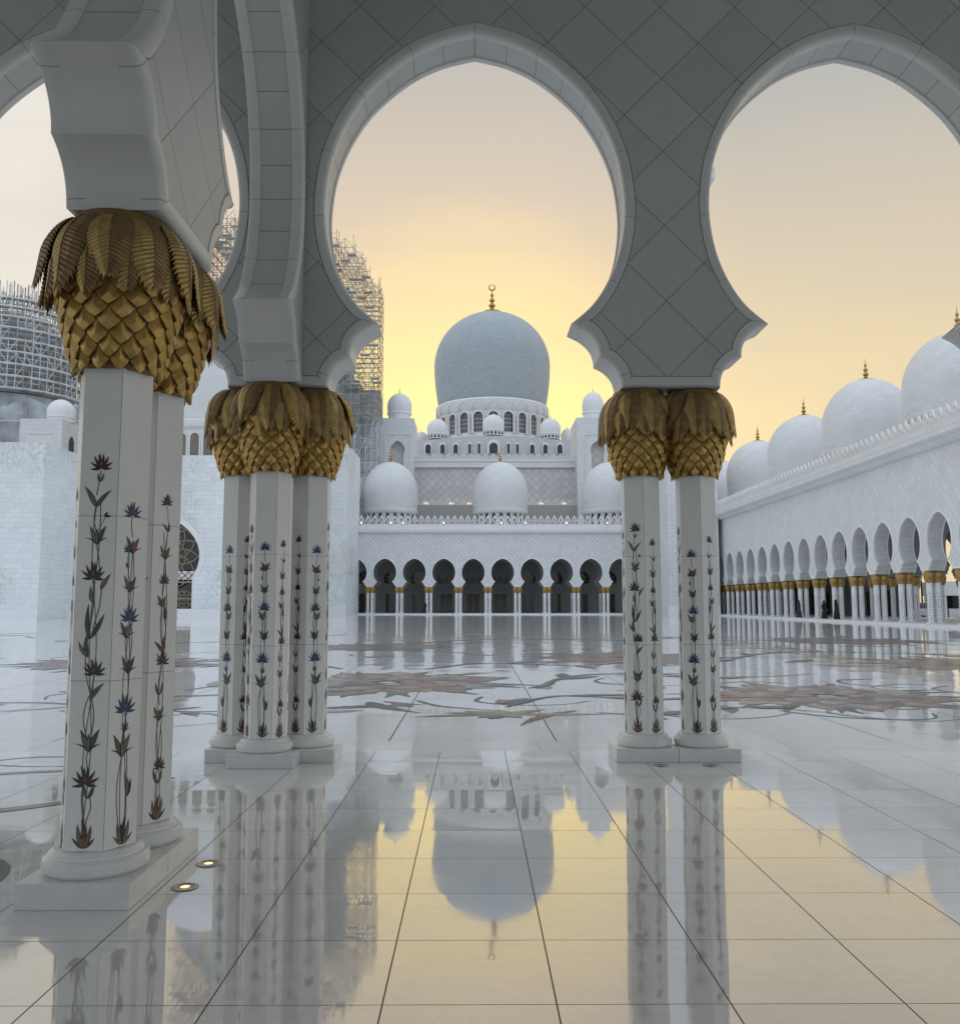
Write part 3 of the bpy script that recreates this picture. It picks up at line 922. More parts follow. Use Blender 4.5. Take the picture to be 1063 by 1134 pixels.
def rosette(cx, cy, R, mats, seed, squash=1.0):
    def f(b):
        r_ = random.Random(seed); z = 0.004
        layers = [(1.12, 21, 0.085, mats[0], 1), (0.92, 13, 0.20, mats[1], 1), (0.84, 12, 0.15, mats[2], 0), (0.78, 12, 0.15, mats[1], 1), (0.62, 10, 0.16, mats[3], 1), (0.56, 10, 0.12, mats[2], 0), (0.50, 9, 0.12, mats[1], 1), (0.34, 8, 0.10, mats[3], 0), (0.24, 7, 0.06, mats[2], 0)]
        for li, (rr, n, wd, mt, jag) in enumerate(layers):
            for i in range(n):
                a = 2 * PI * i / n + li * 0.4 + r_.uniform(-.1, .1)
                L = R * rr * r_.uniform(0.82, 1.08)
                fleaf(b, cx + math.cos(a) * R * 0.06, cy + math.sin(a) * R * 0.06, a, L, R * wd * r_.uniform(.75, 1.1), mt, z + li * 0.0006 + i * 0.00003, r_.uniform(-.35, .35), jag, pw=1.0 if li == 0 else 1.75)
    return f


rr_ = random.Random(5)
def vines(specs):
    def f(b):
        for pts, w0, w1, mt, z, leaves in specs:
            fribbon(b, pts, w0, w1, M[mt], z)
            q = catmull(pts, 4)
            for k in range(leaves):
                i = rr_.randrange(1, len(q) - 1)
                a = math.atan2(q[i][1] - q[i - 1][1], q[i][0] - q[i - 1][0]) + rr_.choice((-1, 1)) * rr_.uniform(.4, 1.0)
                fleaf(b, q[i][0], q[i][1], a, rr_.uniform(.7, 1.7), rr_.uniform(.10, .24), M[rr_.choice(['fi_green', 'fi_dark', 'fi_mauve', 'fi_green', 'fi_sand'])], z + .0006 + k * .0001, rr_.uniform(-.3, .3), 1)
    return f


floor_art('floor_flower', rosette(-1.75, 18.3, 2.6, [M['fi_green'], M['fi_mauve'], M['fi_pale'], M['fi_brown']], 1))
floor_art('floor_flower', rosette(6.1, 15.6, 2.25, [M['fi_dark'], M['fi_mauve'], M['fi_pale'], M['fi_brown']], 2))
floor_art('floor_flower', rosette(4.6, 26.5, 3.0, [M['fi_green'], M['fi_brown'], M['fi_mauve'], M['fi_brown']], 3))
floor_art('floor_flower', rosette(13.5, 23.5, 3.2, [M['fi_dark'], M['fi_mauve'], M['fi_sand'], M['fi_brown']], 4))
floor_art('floor_flower', rosette(-9.5, 24.0, 2.6, [M['fi_green'], M['fi_mauve'], M['fi_pale'], M['fi_brown']], 6))
floor_art('floor_flower', rosette(-3.5, 33.0, 3.0, [M['fi_green'], M['fi_brown'], M['fi_mauve'], M['fi_green']], 7))
floor_art('floor_flower', rosette(16.0, 38.0, 3.6, [M['fi_green'], M['fi_brown'], M['fi_mauve'], M['fi_dark']], 8))


def scatter(b):
    r_ = random.Random(77)
    for i in range(120):
        y = 13.5 + 34 * r_.random() ** 1.5; x = r_.uniform(-.75, .62) * y * .78 + 1.0
        mt = M[r_.choice(['fi_green', 'fi_dark', 'fi_mauve', 'fi_brown', 'fi_green', 'fi_sand', 'fi_pale'])]
        if r_.random() < .6:
            fleaf(b, x, y, r_.uniform(0, 2 * PI), r_.uniform(.6, 2.0) * (.6 + y / 40), r_.uniform(.07, .22) * (.6 + y / 40), mt, .0032 + i * 5e-6, r_.uniform(-.4, .4), 1)
        else:
            a = r_.uniform(0, 2 * PI); q = [(x, y)]
            for k in range(4): a += r_.uniform(.5, 1.1); q.append((q[-1][0] + .75 * math.cos(a), q[-1][1] + .75 * math.sin(a)))
            fribbon(b, q, .05, .03, mt, .0032 + i * 5e-6)


floor_art('floor_leaves', scatter)


def sandflower(b):
    z = 0.0045
    for i, (a, L, W) in enumerate([(3.3, 1.35, .13), (-.12, 1.5, .12), (2.5, .7, .12), (.62, .85, .12), (4.2, .45, .14), (5.1, .5, .15), (1.6, .5, .13), (3.9, .6, .1), (2.9, .9, .1)]):
        fleaf(b, .43, 13.1, a, L, W, M['fi_sand'], z + i * .0002, .1)
    fleaf(b, .38, 12.95, -2.0, .42, .13, M['fi_green'], z + .003, .05)
    fribbon(b, [(-.95, 14.9), (-.55, 14.1), (-.1, 13.75), (.35, 13.45)], .04, .03, M['fi_green'], z + .004)


floor_art('floor_flower', sandflower)
floor_art('floor_vine', vines([
    ([(-7.5, 16.4), (-5.2, 15.6), (-3.6, 16.4), (-2.4, 17.6)], .07, .05, 'fi_green', .008, 5),
    ([(.5, 14.0), (1.5, 15.6), (3.0, 15.0), (4.4, 15.9)], .07, .05, 'fi_green', .008, 6),
    ([(1.2, 17.0), (2.0, 19.5), (3.3, 20.4), (5.2, 19.2), (7.8, 20.4)], .10, .05, 'fi_green', .008, 7),
    ([(-1.2, 21.8), (.3, 24), (2.6, 23.2), (4.4, 24.5)], .10, .06, 'fi_dark', .008, 6),
    ([(-3.2, 22), (-5.2, 24.5), (-7.5, 23.2), (-8.8, 25)], .10, .06, 'fi_green', .008, 6),
    ([(8.4, 15.2), (9.9, 14.2), (11.6, 15.0), (12.6, 17.5), (13.2, 20.5)], .12, .08, 'fi_dark', .008, 6),
    ([(7.0, 25), (9.2, 28.5), (12.0, 29.5), (15, 27)], .15, .08, 'fi_green', .008, 6),
    ([(-2.0, 36), (1, 40), (6, 39), (11, 42), (15, 40)], .2, .1, 'fi_green', .008, 7),
    ([(-6, 34), (-10, 37), (-14, 35)], .2, .1, 'fi_green', .008, 4),
    ([(1.8, 13.2), (2.8, 13.0), (4.2, 13.9), (5.2, 13.2)], .05, .03, 'fi_green', .008, 3),
]))
# looping grey-green tendrils on the left, reaching under the arcade
floor_art('floor_vine', vines([
    ([(-4.2, 7.6), (-4.9, 8.3), (-5.9, 8.6), (-6.8, 8.0)], .075, .05, 'ribbon', .0075, 0),
    ([(-2.75, 8.35), (-3.5, 8.75), (-4.6, 8.5), (-5.1, 7.8), (-5.9, 7.4), (-6.8, 7.3)], .055, .06, 'ribbon', .0075, 0),
    ([(-3.0, 8.9), (-3.7, 9.35), (-4.5, 9.5), (-4.9, 9.15), (-4.3, 8.95), (-3.6, 9.05)], .03, .022, 'ribbon', .0075, 0),
    ([(-6.6, 9.3), (-5.9, 9.6), (-5.25, 9.35), (-5.5, 8.95), (-6.4, 8.85)], .03, .03, 'ribbon', .0075, 0),
    ([(-9.5, 13.6), (-7.6, 14.6), (-6.2, 14.2), (-7.2, 13.4), (-8.6, 13.9)], .05, .03, 'fi_dark', .008, 1),
    ([(-4.6, 12.6), (-4.1, 13.2), (-3.6, 12.9), (-3.4, 12.2), (-4.1, 11.7)], .03, .02, 'fi_dark', .008, 0),
    ([(-5.3, 16.6), (-4.9, 17.6), (-4.0, 17.8), (-3.4, 16.9)], .05, .03, 'fi_green', .008, 3),
]))


def blob(b):
    fpoly(b, [(-3.22 + .50 * math.cos(a), 5.25 + .62 * math.sin(a)) for a in [2 * PI * i / 28 for i in range(28)]], M['ribbon'], .0074)
    fpoly(b, [(-3.05 + .20 * math.cos(a), 7.55 + .17 * math.sin(a)) for a in [2 * PI * i / 18 for i in range(18)]], M['ribbon'], .0074)
    fribbon(b, [(-5.4, 6.2), (-4.3, 6.75), (-3.5, 7.2), (-2.7, 7.9)], .10, .07, M['ribbon'], .0078)


floor_art('floor_leaf', blob)


# ------------------------------------------------------------------ far columns
def far_column_proto():
    root = empty('arcade_column', (0, 0, 0), 'x', 'column')
    b = MB(); b.box(-0.278, 0.278, -0.31, 0.31, 0.0, 0.15, M['far_plain']); b.box(-0.25, 0.25, -0.26, 0.26, 0.152, 0.26, M['far_plain']); b.build('base', root, smooth=False)
    b = MB(); b.lathe([(HR, 0.26), (HR, 3.02)], 6, M['far_plain'], a0=PI / 6, a1=PI / 6 + 2 * PI); sh = b.build('shaft', root, smooth=False)
    b = MB(); r_ = random.Random(3)
    for i in range(6):
        a = i * PI / 3 + PI / 3
        n = Vector((math.cos(a), math.sin(a), 0)); t = Vector((-n.y, n.x, 0))
        z = 0.34; k = 0
        while z < 2.3:
            u = 0.03 * math.sin(z * 9 + i); S = r_.uniform(.035, .06)
            c = n * (APO + .006) + t * u
            mt = [M['in_green'], M['in_maroon'], M['in_dark'], M['in_pale'], M['in_blue']][k % 5]
            b.add([c + Vector((0, 0, z - S)), c + t * S * .75 + Vector((0, 0, z)), c + Vector((0, 0, z + S * 1.2)), c - t * S * .75 + Vector((0, 0, z))], [(0, 1, 2, 3)], mt)
            z += r_.uniform(.16, .22); k += 1
    b.build('floral_inlay', sh, smooth=False)
    b = MB()
    b.lathe([(0.21, 3.0), (0.25, 3.0), (0.29, 3.12), (0.34, 3.3), (0.375, 3.5), (0.37, 3.66), (0.33, 3.78), (0.25, 3.845), (0.1, 3.846)], 40, M['far_gold'],
            mod=lambda a, j: 1 + (0.035 * math.cos(a * 12 + (j % 2) * PI) if 0 < j < 7 else 0))
    b.build('capital', root, angle=25)
    return root


fc = far_column_proto()
used = [False]
FAR_COLS = []


def put_far(x, y, rz, label, group):
    o = fc if not used[0] else copy_tree(fc)
    used[0] = True
    o.location = (x, y, 0.02); o.rotation_euler = (0, 0, rz)
    o['label'] = label; o['category'] = 'column'; o['group'] = group
    FAR_COLS.append(o)


# ------------------------------------------------------------------ parapet of pointed merlons
def parapet(b, p0, p1, z0, h, step, mat, thick=0.14):
    p0 = Vector((p0[0], p0[1], 0)); p1 = Vector((p1[0], p1[1], 0)); d = p1 - p0; L = d.length; d.normalize(); n = Vector((-d.y, d.x, 0))
    cnt = max(1, int(L / step)); st = L / cnt
    def slab(pts):
        vs = []
        for s in (-thick / 2, thick / 2):
            for u, z in pts: vs.append(p0 + d * u + n * s + Vector((0, 0, z0 + z)))
        k = len(pts)
        b.add(vs, [tuple(range(k))[::-1], tuple(range(k, 2 * k))] + [(i, (i + 1) % k, k + (i + 1) % k, k + i) for i in range(k)], mat)
    slab([(0, 0), (L, 0), (L, 0.10 * h), (0, 0.10 * h)])
    for i in range(cnt):
        c = (i + .5) * st; w_ = st * 0.36
        # tall lance-headed merlon with a slit, and a small one between
        slab([(c - w_ * .5, .103 * h), (c - w_ * .5, .3 * h), (c - w_, .48 * h), (c - w_ * .85, .66 * h), (c, h), (c, .74 * h), (c - w_ * .38, .56 * h), (c - w_ * .12, .3 * h), (c - w_ * .12, .103 * h)])
        slab([(c + w_ * .12, .103 * h), (c + w_ * .12, .3 * h), (c + w_ * .38, .56 * h), (c, .74 * h), (c, h), (c + w_ * .85, .66 * h), (c + w_, .48 * h), (c + w_ * .5, .3 * h), (c + w_ * .5, .103 * h)])
        e = i * st
        if i: slab([(e - st * .07, .103 * h), (e - st * .07, .40 * h), (e, .60 * h), (e + st * .07, .40 * h), (e + st * .07, .103 * h)])


# ------------------------------------------------------------------ far arcade (end of the courtyard)
YA = 124.5
ra_ = empty('far_arcade', (4.0, YA, 0), 'white arcade of dark keyhole arches closing the far end of the courtyard', 'arcade')


def child(b, name, root, **k):
    o = b.build(name, root, **k); o.location = tuple(-c for c in root.location); return o


far_p = [-0.126 + 4.12 * (k + 0.5) for k in range(-5, 7)]
far_p = [far_p[0] - 0.0] + far_p[1:]
zcor = 11.45
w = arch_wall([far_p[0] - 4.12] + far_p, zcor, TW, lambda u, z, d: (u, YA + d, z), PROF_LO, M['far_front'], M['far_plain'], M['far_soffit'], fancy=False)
child(w, 'wall', ra_, angle=30, weld=True)
b = MB()
xa, xb = far_p[0] - 4.12, far_p[-1]
b.box(xa, xb, YA - 0.45, YA + 1, zcor + .002, zcor + .25, M['far_plain']); b.box(xa, xb, YA - 0.55, YA + 1, zcor + .252, PZ(582, YA), M['far_plain'])
child(b, 'cornice', ra_, smooth=False)
b = MB(); parapet(b, (xa, YA - .3), (xb, YA - .3), PZ(582, YA) + .002, PZ(570.5, YA) - PZ(582, YA), 0.92, M['trim']); child(b, 'parapet', ra_, smooth=False)
b = MB(); b.box(xa, xb, YA + 1.0, YA + 20, zcor - .5, zcor + .3, M['roof']); child(b, 'roof', ra_, smooth=False)
# inner row and the back wall with its doors
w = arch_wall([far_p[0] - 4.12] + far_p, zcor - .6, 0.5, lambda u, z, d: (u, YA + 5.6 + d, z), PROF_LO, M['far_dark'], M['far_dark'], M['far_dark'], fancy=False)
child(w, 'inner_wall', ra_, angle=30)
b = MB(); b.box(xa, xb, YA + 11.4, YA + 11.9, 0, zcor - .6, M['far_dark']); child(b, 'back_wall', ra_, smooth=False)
b = MB(); b.box(xa, xb, YA - .55, YA + 11.4, -0.01, 0.16, M['far_plain']); child(b, 'step', ra_, smooth=False)
for i in range(len(far_p)):
    cx = far_p[i] - 2.06
    yb = YA + 11.4
    b = MB(); b.box(cx - .95, cx + .95, yb - .06, yb - .012, .16, 2.95, M['glass']); b.box(cx - 1.05, cx - .96, yb - .12, yb - .002, .16, 3.05, M['lattice']); b.box(cx + .96, cx + 1.05, yb - .12, yb - .002, .16, 3.05, M['lattice'])
    b.box(cx - 1.05, cx + 1.05, yb - .122, yb - .004, 3.052, 3.15, M['lattice']); b.box(cx - .03, cx + .03, yb - .10, yb - .062, .16, 2.95, M['lattice'])
    child(b, 'door', ra_, smooth=False)
    b = MB(); pts = [(cx + 1.25 * math.cos(a), yb - .03, 5.2 + 1.25 * math.sin(a)) for a in [rad(d) for d in range(-30, 211, 15)]]
    b.poly(pts, M['glass'])
    for k in range(8):
        a = rad(k * 45 + 22); b.bar((cx + .35 * math.cos(a), yb - .07, 5.3 + .35 * math.sin(a)), (cx + 1.05 * math.cos(a), yb - .07, 5.3 + 1.05 * math.sin(a) * .9), .035, M['lattice'])
        a2 = rad(k * 45 + 67); b.bar((cx + .6 * math.cos(a), yb - .07, 5.3 + .6 * math.sin(a)), (cx + .6 * math.cos(a2), yb - .07, 5.3 + .6 * math.sin(a2)), .035, M['lattice'])
    child(b, 'fanlight', ra_, smooth=False)
for i, c in enumerate(far_p):
    for k, s in ((0, -1), (1, 1)):
        put_far(c + s * .285, YA + .28, 0, f"{'left' if s < 0 else 'right'} column of the {ORD[i]} pair from the left along the far arcade", 'columns of the far arcade')
for i, c in enumerate(far_p):
    put_far(c, YA + 5.85, 0, 'shaded inner column under its gilded crown inside the far arcade', 'inner columns of the far arcade')
for c_, i in ((-8.3, 0), (-1.2, 1), (5.6, 2)):
    pass


# ------------------------------------------------------------------ domes
def dome_profile(R, H, lip=0.97, zw=0.30, n=22, tip=1.0):
    """from the foot (r = lip R) over the widest (at zw H) to the tip"""
    pts = []
    for i in range(7):
        t = i / 6; pts.append((R * (lip + (1 - lip) * math.sin(t * PI / 2)), zw * H * t))
    for i in range(1, n + 1):
        t = i / n * PI / 2
        r = R * math.cos(t) ** 0.97 if t < PI / 2 - 1e-6 else 0.0
        z = zw * H + (1 - zw) * H * (math.sin(t) ** 1.0) * 0.985 + 0.015 * H * (i / n) ** 8
        pts.append((max(r, 0.001), z))
    return pts


def make_finial(root, z, S, crescent=False, parent=None):
    b = MB()
    prof = [(1.25, -0.16), (1.1, -0.02), (.55, .12), (.28, .34), (.22, .5), (.36, .62), (.42, .78), (.34, .94), (.2, 1.04), (.16, 1.2), (.3, 1.32), (.34, 1.46), (.26, 1.6), (.13, 1.72), (.11, 1.9), (.2, 2.02), (.22, 2.14), (.12, 2.28), (.06, 2.45), (.035, 2.9), (.005, 3.3)]
    if crescent:
        prof = prof[:18] + [(.05, 2.6), (.035, 2.75)]
    b.lathe([(r * S, z + q * S) for r, q in prof], 20, M['finial'])
    if crescent:
        cz = z + 3.12 * S; n = 28
        for i in range(n):
            a0 = rad(90 + 14 + (332) * i / n); a1 = rad(90 + 14 + 332 * (i + 1) / n)
            th = 0.055 * S + 0.05 * S * math.sin(PI * (i + .5) / n)
            b.bar((.36 * S * math.cos(a0), 0, cz + .36 * S * math.sin(a0)), (.36 * S * math.cos(a1), 0, cz + .36 * S * math.sin(a1)), th, M['finial'], 6)
    return b.build('finial', root, angle=30)


def arched_panel(b, ang, r, w_, h, z, mat, out=0.0, seg=8, lens=0.0):
    """arched plate standing tangent to a drum"""
    n = Vector((math.cos(ang), math.sin(ang), 0)); t = Vector((-n.y, n.x, 0))
    pts = [(-w_ / 2, 0), (w_ / 2, 0)] + [(w_ / 2 * math.cos(PI * i / seg), h - w_ / 2 + w_ / 2 * math.sin(PI * i / seg)) for i in range(seg + 1)]
    b.poly([n * (r + out) + t * p[0] + Vector((0, 0, z + p[1])) for p in pts], mat)


def arch_frame(b, ang, r, w_, h, z, mat, d, tk, seg=10):
    """raised hood round an arched opening"""
    n = Vector((math.cos(ang), math.sin(ang), 0)); t = Vector((-n.y, n.x, 0))
    def ring(ww, hh): return [(-ww / 2, 0)] + [(-ww / 2 * math.cos(PI * i / seg), hh - ww / 2 + ww / 2 * math.sin(PI * i / seg)) for i in range(seg + 1)] + [(ww / 2, 0)]
    a = ring(w_, h); c = ring(w_ + 2 * tk, h + tk)
    vs = []
    for o_ in (0.0, d):
        for p in a: vs.append(n * (r + o_) + t * p[0] + Vector((0, 0, z + p[1])))
        for p in c: vs.append(n * (r + o_) + t * p[0] + Vector((0, 0, z + p[1])))
    k = len(a); fs = []
    for i in range(k - 1):
        fs.append((2 * k + i, 2 * k + i + 1, 3 * k + i + 1, 3 * k + i))
        fs.append((i, i + 1, 2 * k + i + 1, 2 * k + i))
        fs.append((k + i, k + i + 1, 3 * k + i + 1, 3 * k + i))
    b.add(vs, fs, mat)


def ring_of(b, name, parent, n, off=0.0):
    me = mesh_only(b, name, 30)
    for i in range(n):
        o = bpy.data.objects.new(name, me); col.objects.link(o); o.parent = parent; o.rotation_euler = (0, 0, 2 * PI * (i + off) / n)


def roof_dome(name, label, x, y, zb, zdrum, R, ztop, nwin, fin=0.62, group=None, mat='dome', cat='dome', crescent=False, rim=True, winh=0.8, seg=64, wmat='glass', wfill=.50):
    root = empty(name, (x, y, zb), label, cat, group)
    hd = zdrum - zb
    b = MB(); prof = [(R * .90, 0), (R * .90, hd * .80), (R * .965, hd * .84), (R * .99, hd * .90), (R * .99, hd * .97), (R * .965, hd)]
    b.lathe(prof, seg, M['trim']); dr = b.build('drum', root, angle=30)
    if nwin:
        b = MB(); ww = 2 * PI * R * .9 / nwin
        arched_panel(b, 0, R * .90, ww * wfill, hd * .80 * winh, hd * .06, M[wmat], .03)
        arch_frame(b, 0, R * .90, ww * (wfill + .04), hd * .80 * winh + .04, hd * .05, M['trim'], .09, ww * .13)
        ring_of(b, 'window', dr, nwin, .5)
    b = MB(); pr = dome_profile(R, ztop - zdrum); b.lathe([(r, z) for r, z in pr], seg, M[mat]); sh = b.build('shell', root, angle=50); sh.location = (0, 0, hd)
    f = make_finial(root, 0, fin, crescent); f.location = (0, 0, ztop - zb - .03)
    return root


ZR = 13.0
for i, (px, lab) in enumerate(((432, 'left dome of three on the far arcade roof, half in front of the left tower'), (554, 'middle dome of three on the far arcade roof, below the great dome'),
                               (675, 'right dome of three on the far arcade roof, partly behind the right-hand pair of columns'))):
    Yd = 136.0
    roof_dome('arcade_dome', lab, PX(px, 560, Yd), Yd, zcor + .3, PZ(565, Yd), 4.28, PZ(511.5, Yd), 22, 0.66, 'domes on the far arcade', winh=.95)

# ------------------------------------------------------------------ right-hand arcade
XR = 31.5
rr_root = empty('side_arcade', (XR, 60, 0), 'long white arcade of open keyhole arches running down the right side of the courtyard', 'arcade')
arch_y = 60.0
rp = [60.0 + 4.125 * (k - 0.5) for k in range(-2, 17)]
zr = 12.35
def mr(u, z, d): return (XR + d, u, z)
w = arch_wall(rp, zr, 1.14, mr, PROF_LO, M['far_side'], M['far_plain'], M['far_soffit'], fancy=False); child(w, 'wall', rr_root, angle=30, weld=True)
y0r, y1r = rp[0], rp[-1]
b = MB()
cp = [(XR - .002, 12.1), (XR - .35, 12.18), (XR - .85, 12.62), (XR - .95, 12.66), (XR - .95, 13.35), (XR + 1.0, 13.35)]
b.add([(p[0], y0r, p[1]) for p in cp] + [(p[0], y1r, p[1]) for p in cp], [(i, i + 1, 7 + i, 6 + i) for i in range(5)], M['far_brick'])
child(b, 'cornice', rr_root, smooth=False)
b = MB(); parapet(b, (XR - .75, y0r), (XR - .75, y1r), 13.352, 1.15, 0.92, M['trim']); child(b, 'parapet', rr_root, smooth=False)
b = MB(); b.box(XR + 1.15, XR + 15, y0r, y1r, zr - .6, zr + .3, M['roof']); child(b, 'roof', rr_root, smooth=False)
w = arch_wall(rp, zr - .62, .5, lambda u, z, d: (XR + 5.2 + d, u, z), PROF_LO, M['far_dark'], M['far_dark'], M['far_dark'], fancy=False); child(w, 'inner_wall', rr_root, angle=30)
ysol = rp[10]
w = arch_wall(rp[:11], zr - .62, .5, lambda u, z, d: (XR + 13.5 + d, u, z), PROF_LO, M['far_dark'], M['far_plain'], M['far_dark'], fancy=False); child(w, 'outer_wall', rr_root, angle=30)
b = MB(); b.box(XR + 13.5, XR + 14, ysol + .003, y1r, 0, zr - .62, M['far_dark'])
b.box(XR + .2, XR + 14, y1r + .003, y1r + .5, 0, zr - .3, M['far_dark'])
for k in range(10, 18):
    yc = rp[k] + 2.06; b.box(XR + 13.42, XR + 13.49, yc - .8, yc + .8, .2, 2.9, M['glass']); b.box(XR + 13.38, XR + 13.41, yc - .05, yc + .05, .2, 2.9, M['lattice'])
child(b, 'back_wall', rr_root, smooth=False)
b = MB(); b.box(XR - .62, XR + 15, y0r, y1r, -.01, 0.17, M['far_plain']); child(b, 'step', rr_root, smooth=False)
for i, c in enumerate(rp):
    for dx2, wd in ((.28, 'courtyard-side'), (.86, 'inner-side')):
        put_far(XR + dx2, c, 0, f"{wd} column of the {ORD[i]} pair from the near end of the right arcade", 'front columns of the right arcade')
for i, c in enumerate(rp):
    put_far(XR + 5.45, c, PI / 2, 'inner column glimpsed behind the front piers of the right arcade', 'inner columns of the right arcade')
for i, c in enumerate(rp[:11]):
    put_far(XR + 13.75, c, PI / 2, 'outermost column on the open far side of the right arcade', 'outer columns of the right arcade')
XD = 38.0
for i, (px, py, lab) in enumerate(((1060.6, 367, 'nearest dome on the right arcade roof, cut by the frame'), (958.8, 420, 'second dome from the right on the right arcade roof'),
                                   (890, 460, 'third dome from the right on the right arcade roof'), (839, 488, 'fourth dome from the right, half hidden on the right arcade roof'),
                                   (800.5, 511, 'farthest dome on the right arcade roof, beside the palm capital'))):
    Yd = 60.0
    for _ in range(20): Yd *= XD / PX(px, py, Yd)
    roof_dome('arcade_dome', lab, XD, Yd, 13.0, 16.2, 4.25, P(px, py, Yd)[1], 22, 0.66, 'domes on the right arcade', winh=.9)

# ------------------------------------------------------------------ left portal wall, block, right block
def box_pts(b, pxl, pxr, py_top, Y, depth, mat):
    x0, x1 = PX(pxl, 600, Y), PX(pxr, 600, Y)
    b.box(x0, x1, Y, Y + depth, 0, PZ(py_top, Y), mat)


def wall_with_portal(b, x0, x1, Y, zt, cx, R, zc, hw, T, mat, seg=18):
    """wall x0..x1 with a keyhole door centred on cx"""
    a0 = math.asin(-0.55)
    arc = []
    for i in range(seg + 1):
        a = a0 + (PI - 2 * a0) * i / seg
        arc.append((cx + R * math.cos(a), zc + R * math.sin(a) + (0.35 * max(0, math.sin(a)) ** 6)))
    hole = [(cx + hw, 0)] + [(cx + hw, zc + R * math.sin(a0) - .25)] + arc + [(cx - hw, zc + R * math.sin(a0) - .25), (cx - hw, 0)]
    pts = [(x1, 0), (x1, zt), (x0, zt), (x0, 0)] + hole[::-1]
    b.poly([(p[0], Y, p[1]) for p in pts], mat)
    k = len(hole)
    b.add([(p[0], Y, p[1]) for p in hole] + [(p[0], Y + T, p[1]) for p in hole], [(i, i + 1, k + i + 1, k + i) for i in range(k - 1)], M['far_plain'])
    b.box(x0, x1, Y + T + 1.2, Y + T + 5, 0, zt, mat)
    b.add([(x0, Y, zt), (x1, Y, zt), (x1, Y + T + 1.2, zt), (x0, Y + T + 1.2, zt)], [(0, 1, 2, 3)], mat)
    b.add([(x1, Y, 0), (x1, Y, zt), (x1, Y + T + 1.2, zt), (x1, Y + T + 1.2, 0)], [(0, 1, 2, 3)], mat)
    # outer band
    def ring(o_): return [(p[0] + (p[0] - cx) / R * o_, (p[1] - zc) / R * o_ + p[1]) for p in arc]
    r1, r2 = ring(.55), ring(.95); n = len(arc)
    for A_, B_, y_ in ((ring(0), r1, Y - .05),):
        vs = [(p[0], y_, p[1]) for p in A_] + [(p[0], y_, p[1]) for p in B_] + [(p[0], Y, p[1]) for p in B_]
        b.add(vs, [(i, i + 1, n + i + 1, n + i) for i in range(n - 1)] + [(n + i, n + i + 1, 2 * n + i + 1, 2 * n + i) for i in range(n - 1)], M['far_plain'])
    return arc


YL = 94.0
pr_ = empty('portal_wall', (PX(150, 600, YL), YL, 0), 'huge pale tiled wall with carved relief and a tall lattice doorway, left of the courtyard', 'wall')
b = MB()
x0, x1 = PX(40, 600, YL), PX(312, 600, YL)
cxp = PX(184, 612, YL)
Rp = 37 / 985 * YL
arc = wall_with_portal(b, x0, x1, YL, PZ(504, YL, 100), cxp, Rp, PZ(616, YL, 185), Rp * 0.80, 0.9, M['portal_brick'])
child(b, 'wall', pr_, smooth=False)
b = MB(); b.box(PX(-180, 600, 88), PX(45, 600, 88), 88, 97, 0, PZ(489.5, 88, 20), M['portal_brick']); child(b, 'buttress', pr_, smooth=False)
b = MB(); b.box(PX(-180, 600, 88), PX(45, 600, 88) + .05, 87.93, 88 - .003, 0, .95, M['far_plain']); b.box(PX(46, 600, YL), x1 + .05, YL - .08, YL - .052, 0, 1.0, M['far_plain'])
o = child(b, 'skirting', pr_, smooth=False)
# door: glass with gilded tracery
zc = PZ(616, YL, 185)
b = MB(); yd = YL + .85
b.poly([(cxp + (Rp + .05) * math.cos(a), yd, zc + (Rp + .05) * math.sin(a) + .35 * max(0, math.sin(a)) ** 6) for a in [2 * PI * i / 32 for i in range(32)]], M['glass'])
b.box(cxp - Rp * .82, cxp + Rp * .82, yd, yd + .05, 0, zc - Rp * .4, M['glass'])
dr = child(b, 'doorway', pr_, smooth=False)
b = MB(); yt = yd - .1
def rose(cx, cz, R_, n, mat, wd=.07, clip=None):
    for i in range(n):
        a = 2 * PI * i / n
        for k in range(5):
            t0 = a + k * .22; t1 = a + (k + 1) * .22
            r0 = R_ * math.sin(min(PI, k / 5 * PI)) ** .7 if k else 0.12 * R_; r1 = R_ * (k + 1) / 5
            p = [(cx + R_ * (k / 5) * math.cos(t0), cz + R_ * (k / 5) * math.sin(t0)), (cx + R_ * ((k + 1) / 5) * math.cos(t1), cz + R_ * ((k + 1) / 5) * math.sin(t1))]
            b.bar((p[0][0], yt, p[0][1]), (p[1][0], yt, p[1][1]), wd, mat)
            t0 = a - k * .22; t1 = a - (k + 1) * .22
            p = [(cx + R_ * (k / 5) * math.cos(t0), cz + R_ * (k / 5) * math.sin(t0)), (cx + R_ * ((k + 1) / 5) * math.cos(t1), cz + R_ * ((k + 1) / 5) * math.sin(t1))]
            b.bar((p[0][0], yt, p[0][1]), (p[1][0], yt, p[1][1]), wd, mat)
    for rr2 in (R_ * .55, R_):
        for i in range(32):
            a0, a1 = 2 * PI * i / 32, 2 * PI * (i + 1) / 32
            b.bar((cx + rr2 * math.cos(a0), yt, cz + rr2 * math.sin(a0)), (cx + rr2 * math.cos(a1), yt, cz + rr2 * math.sin(a1)), wd, mat)


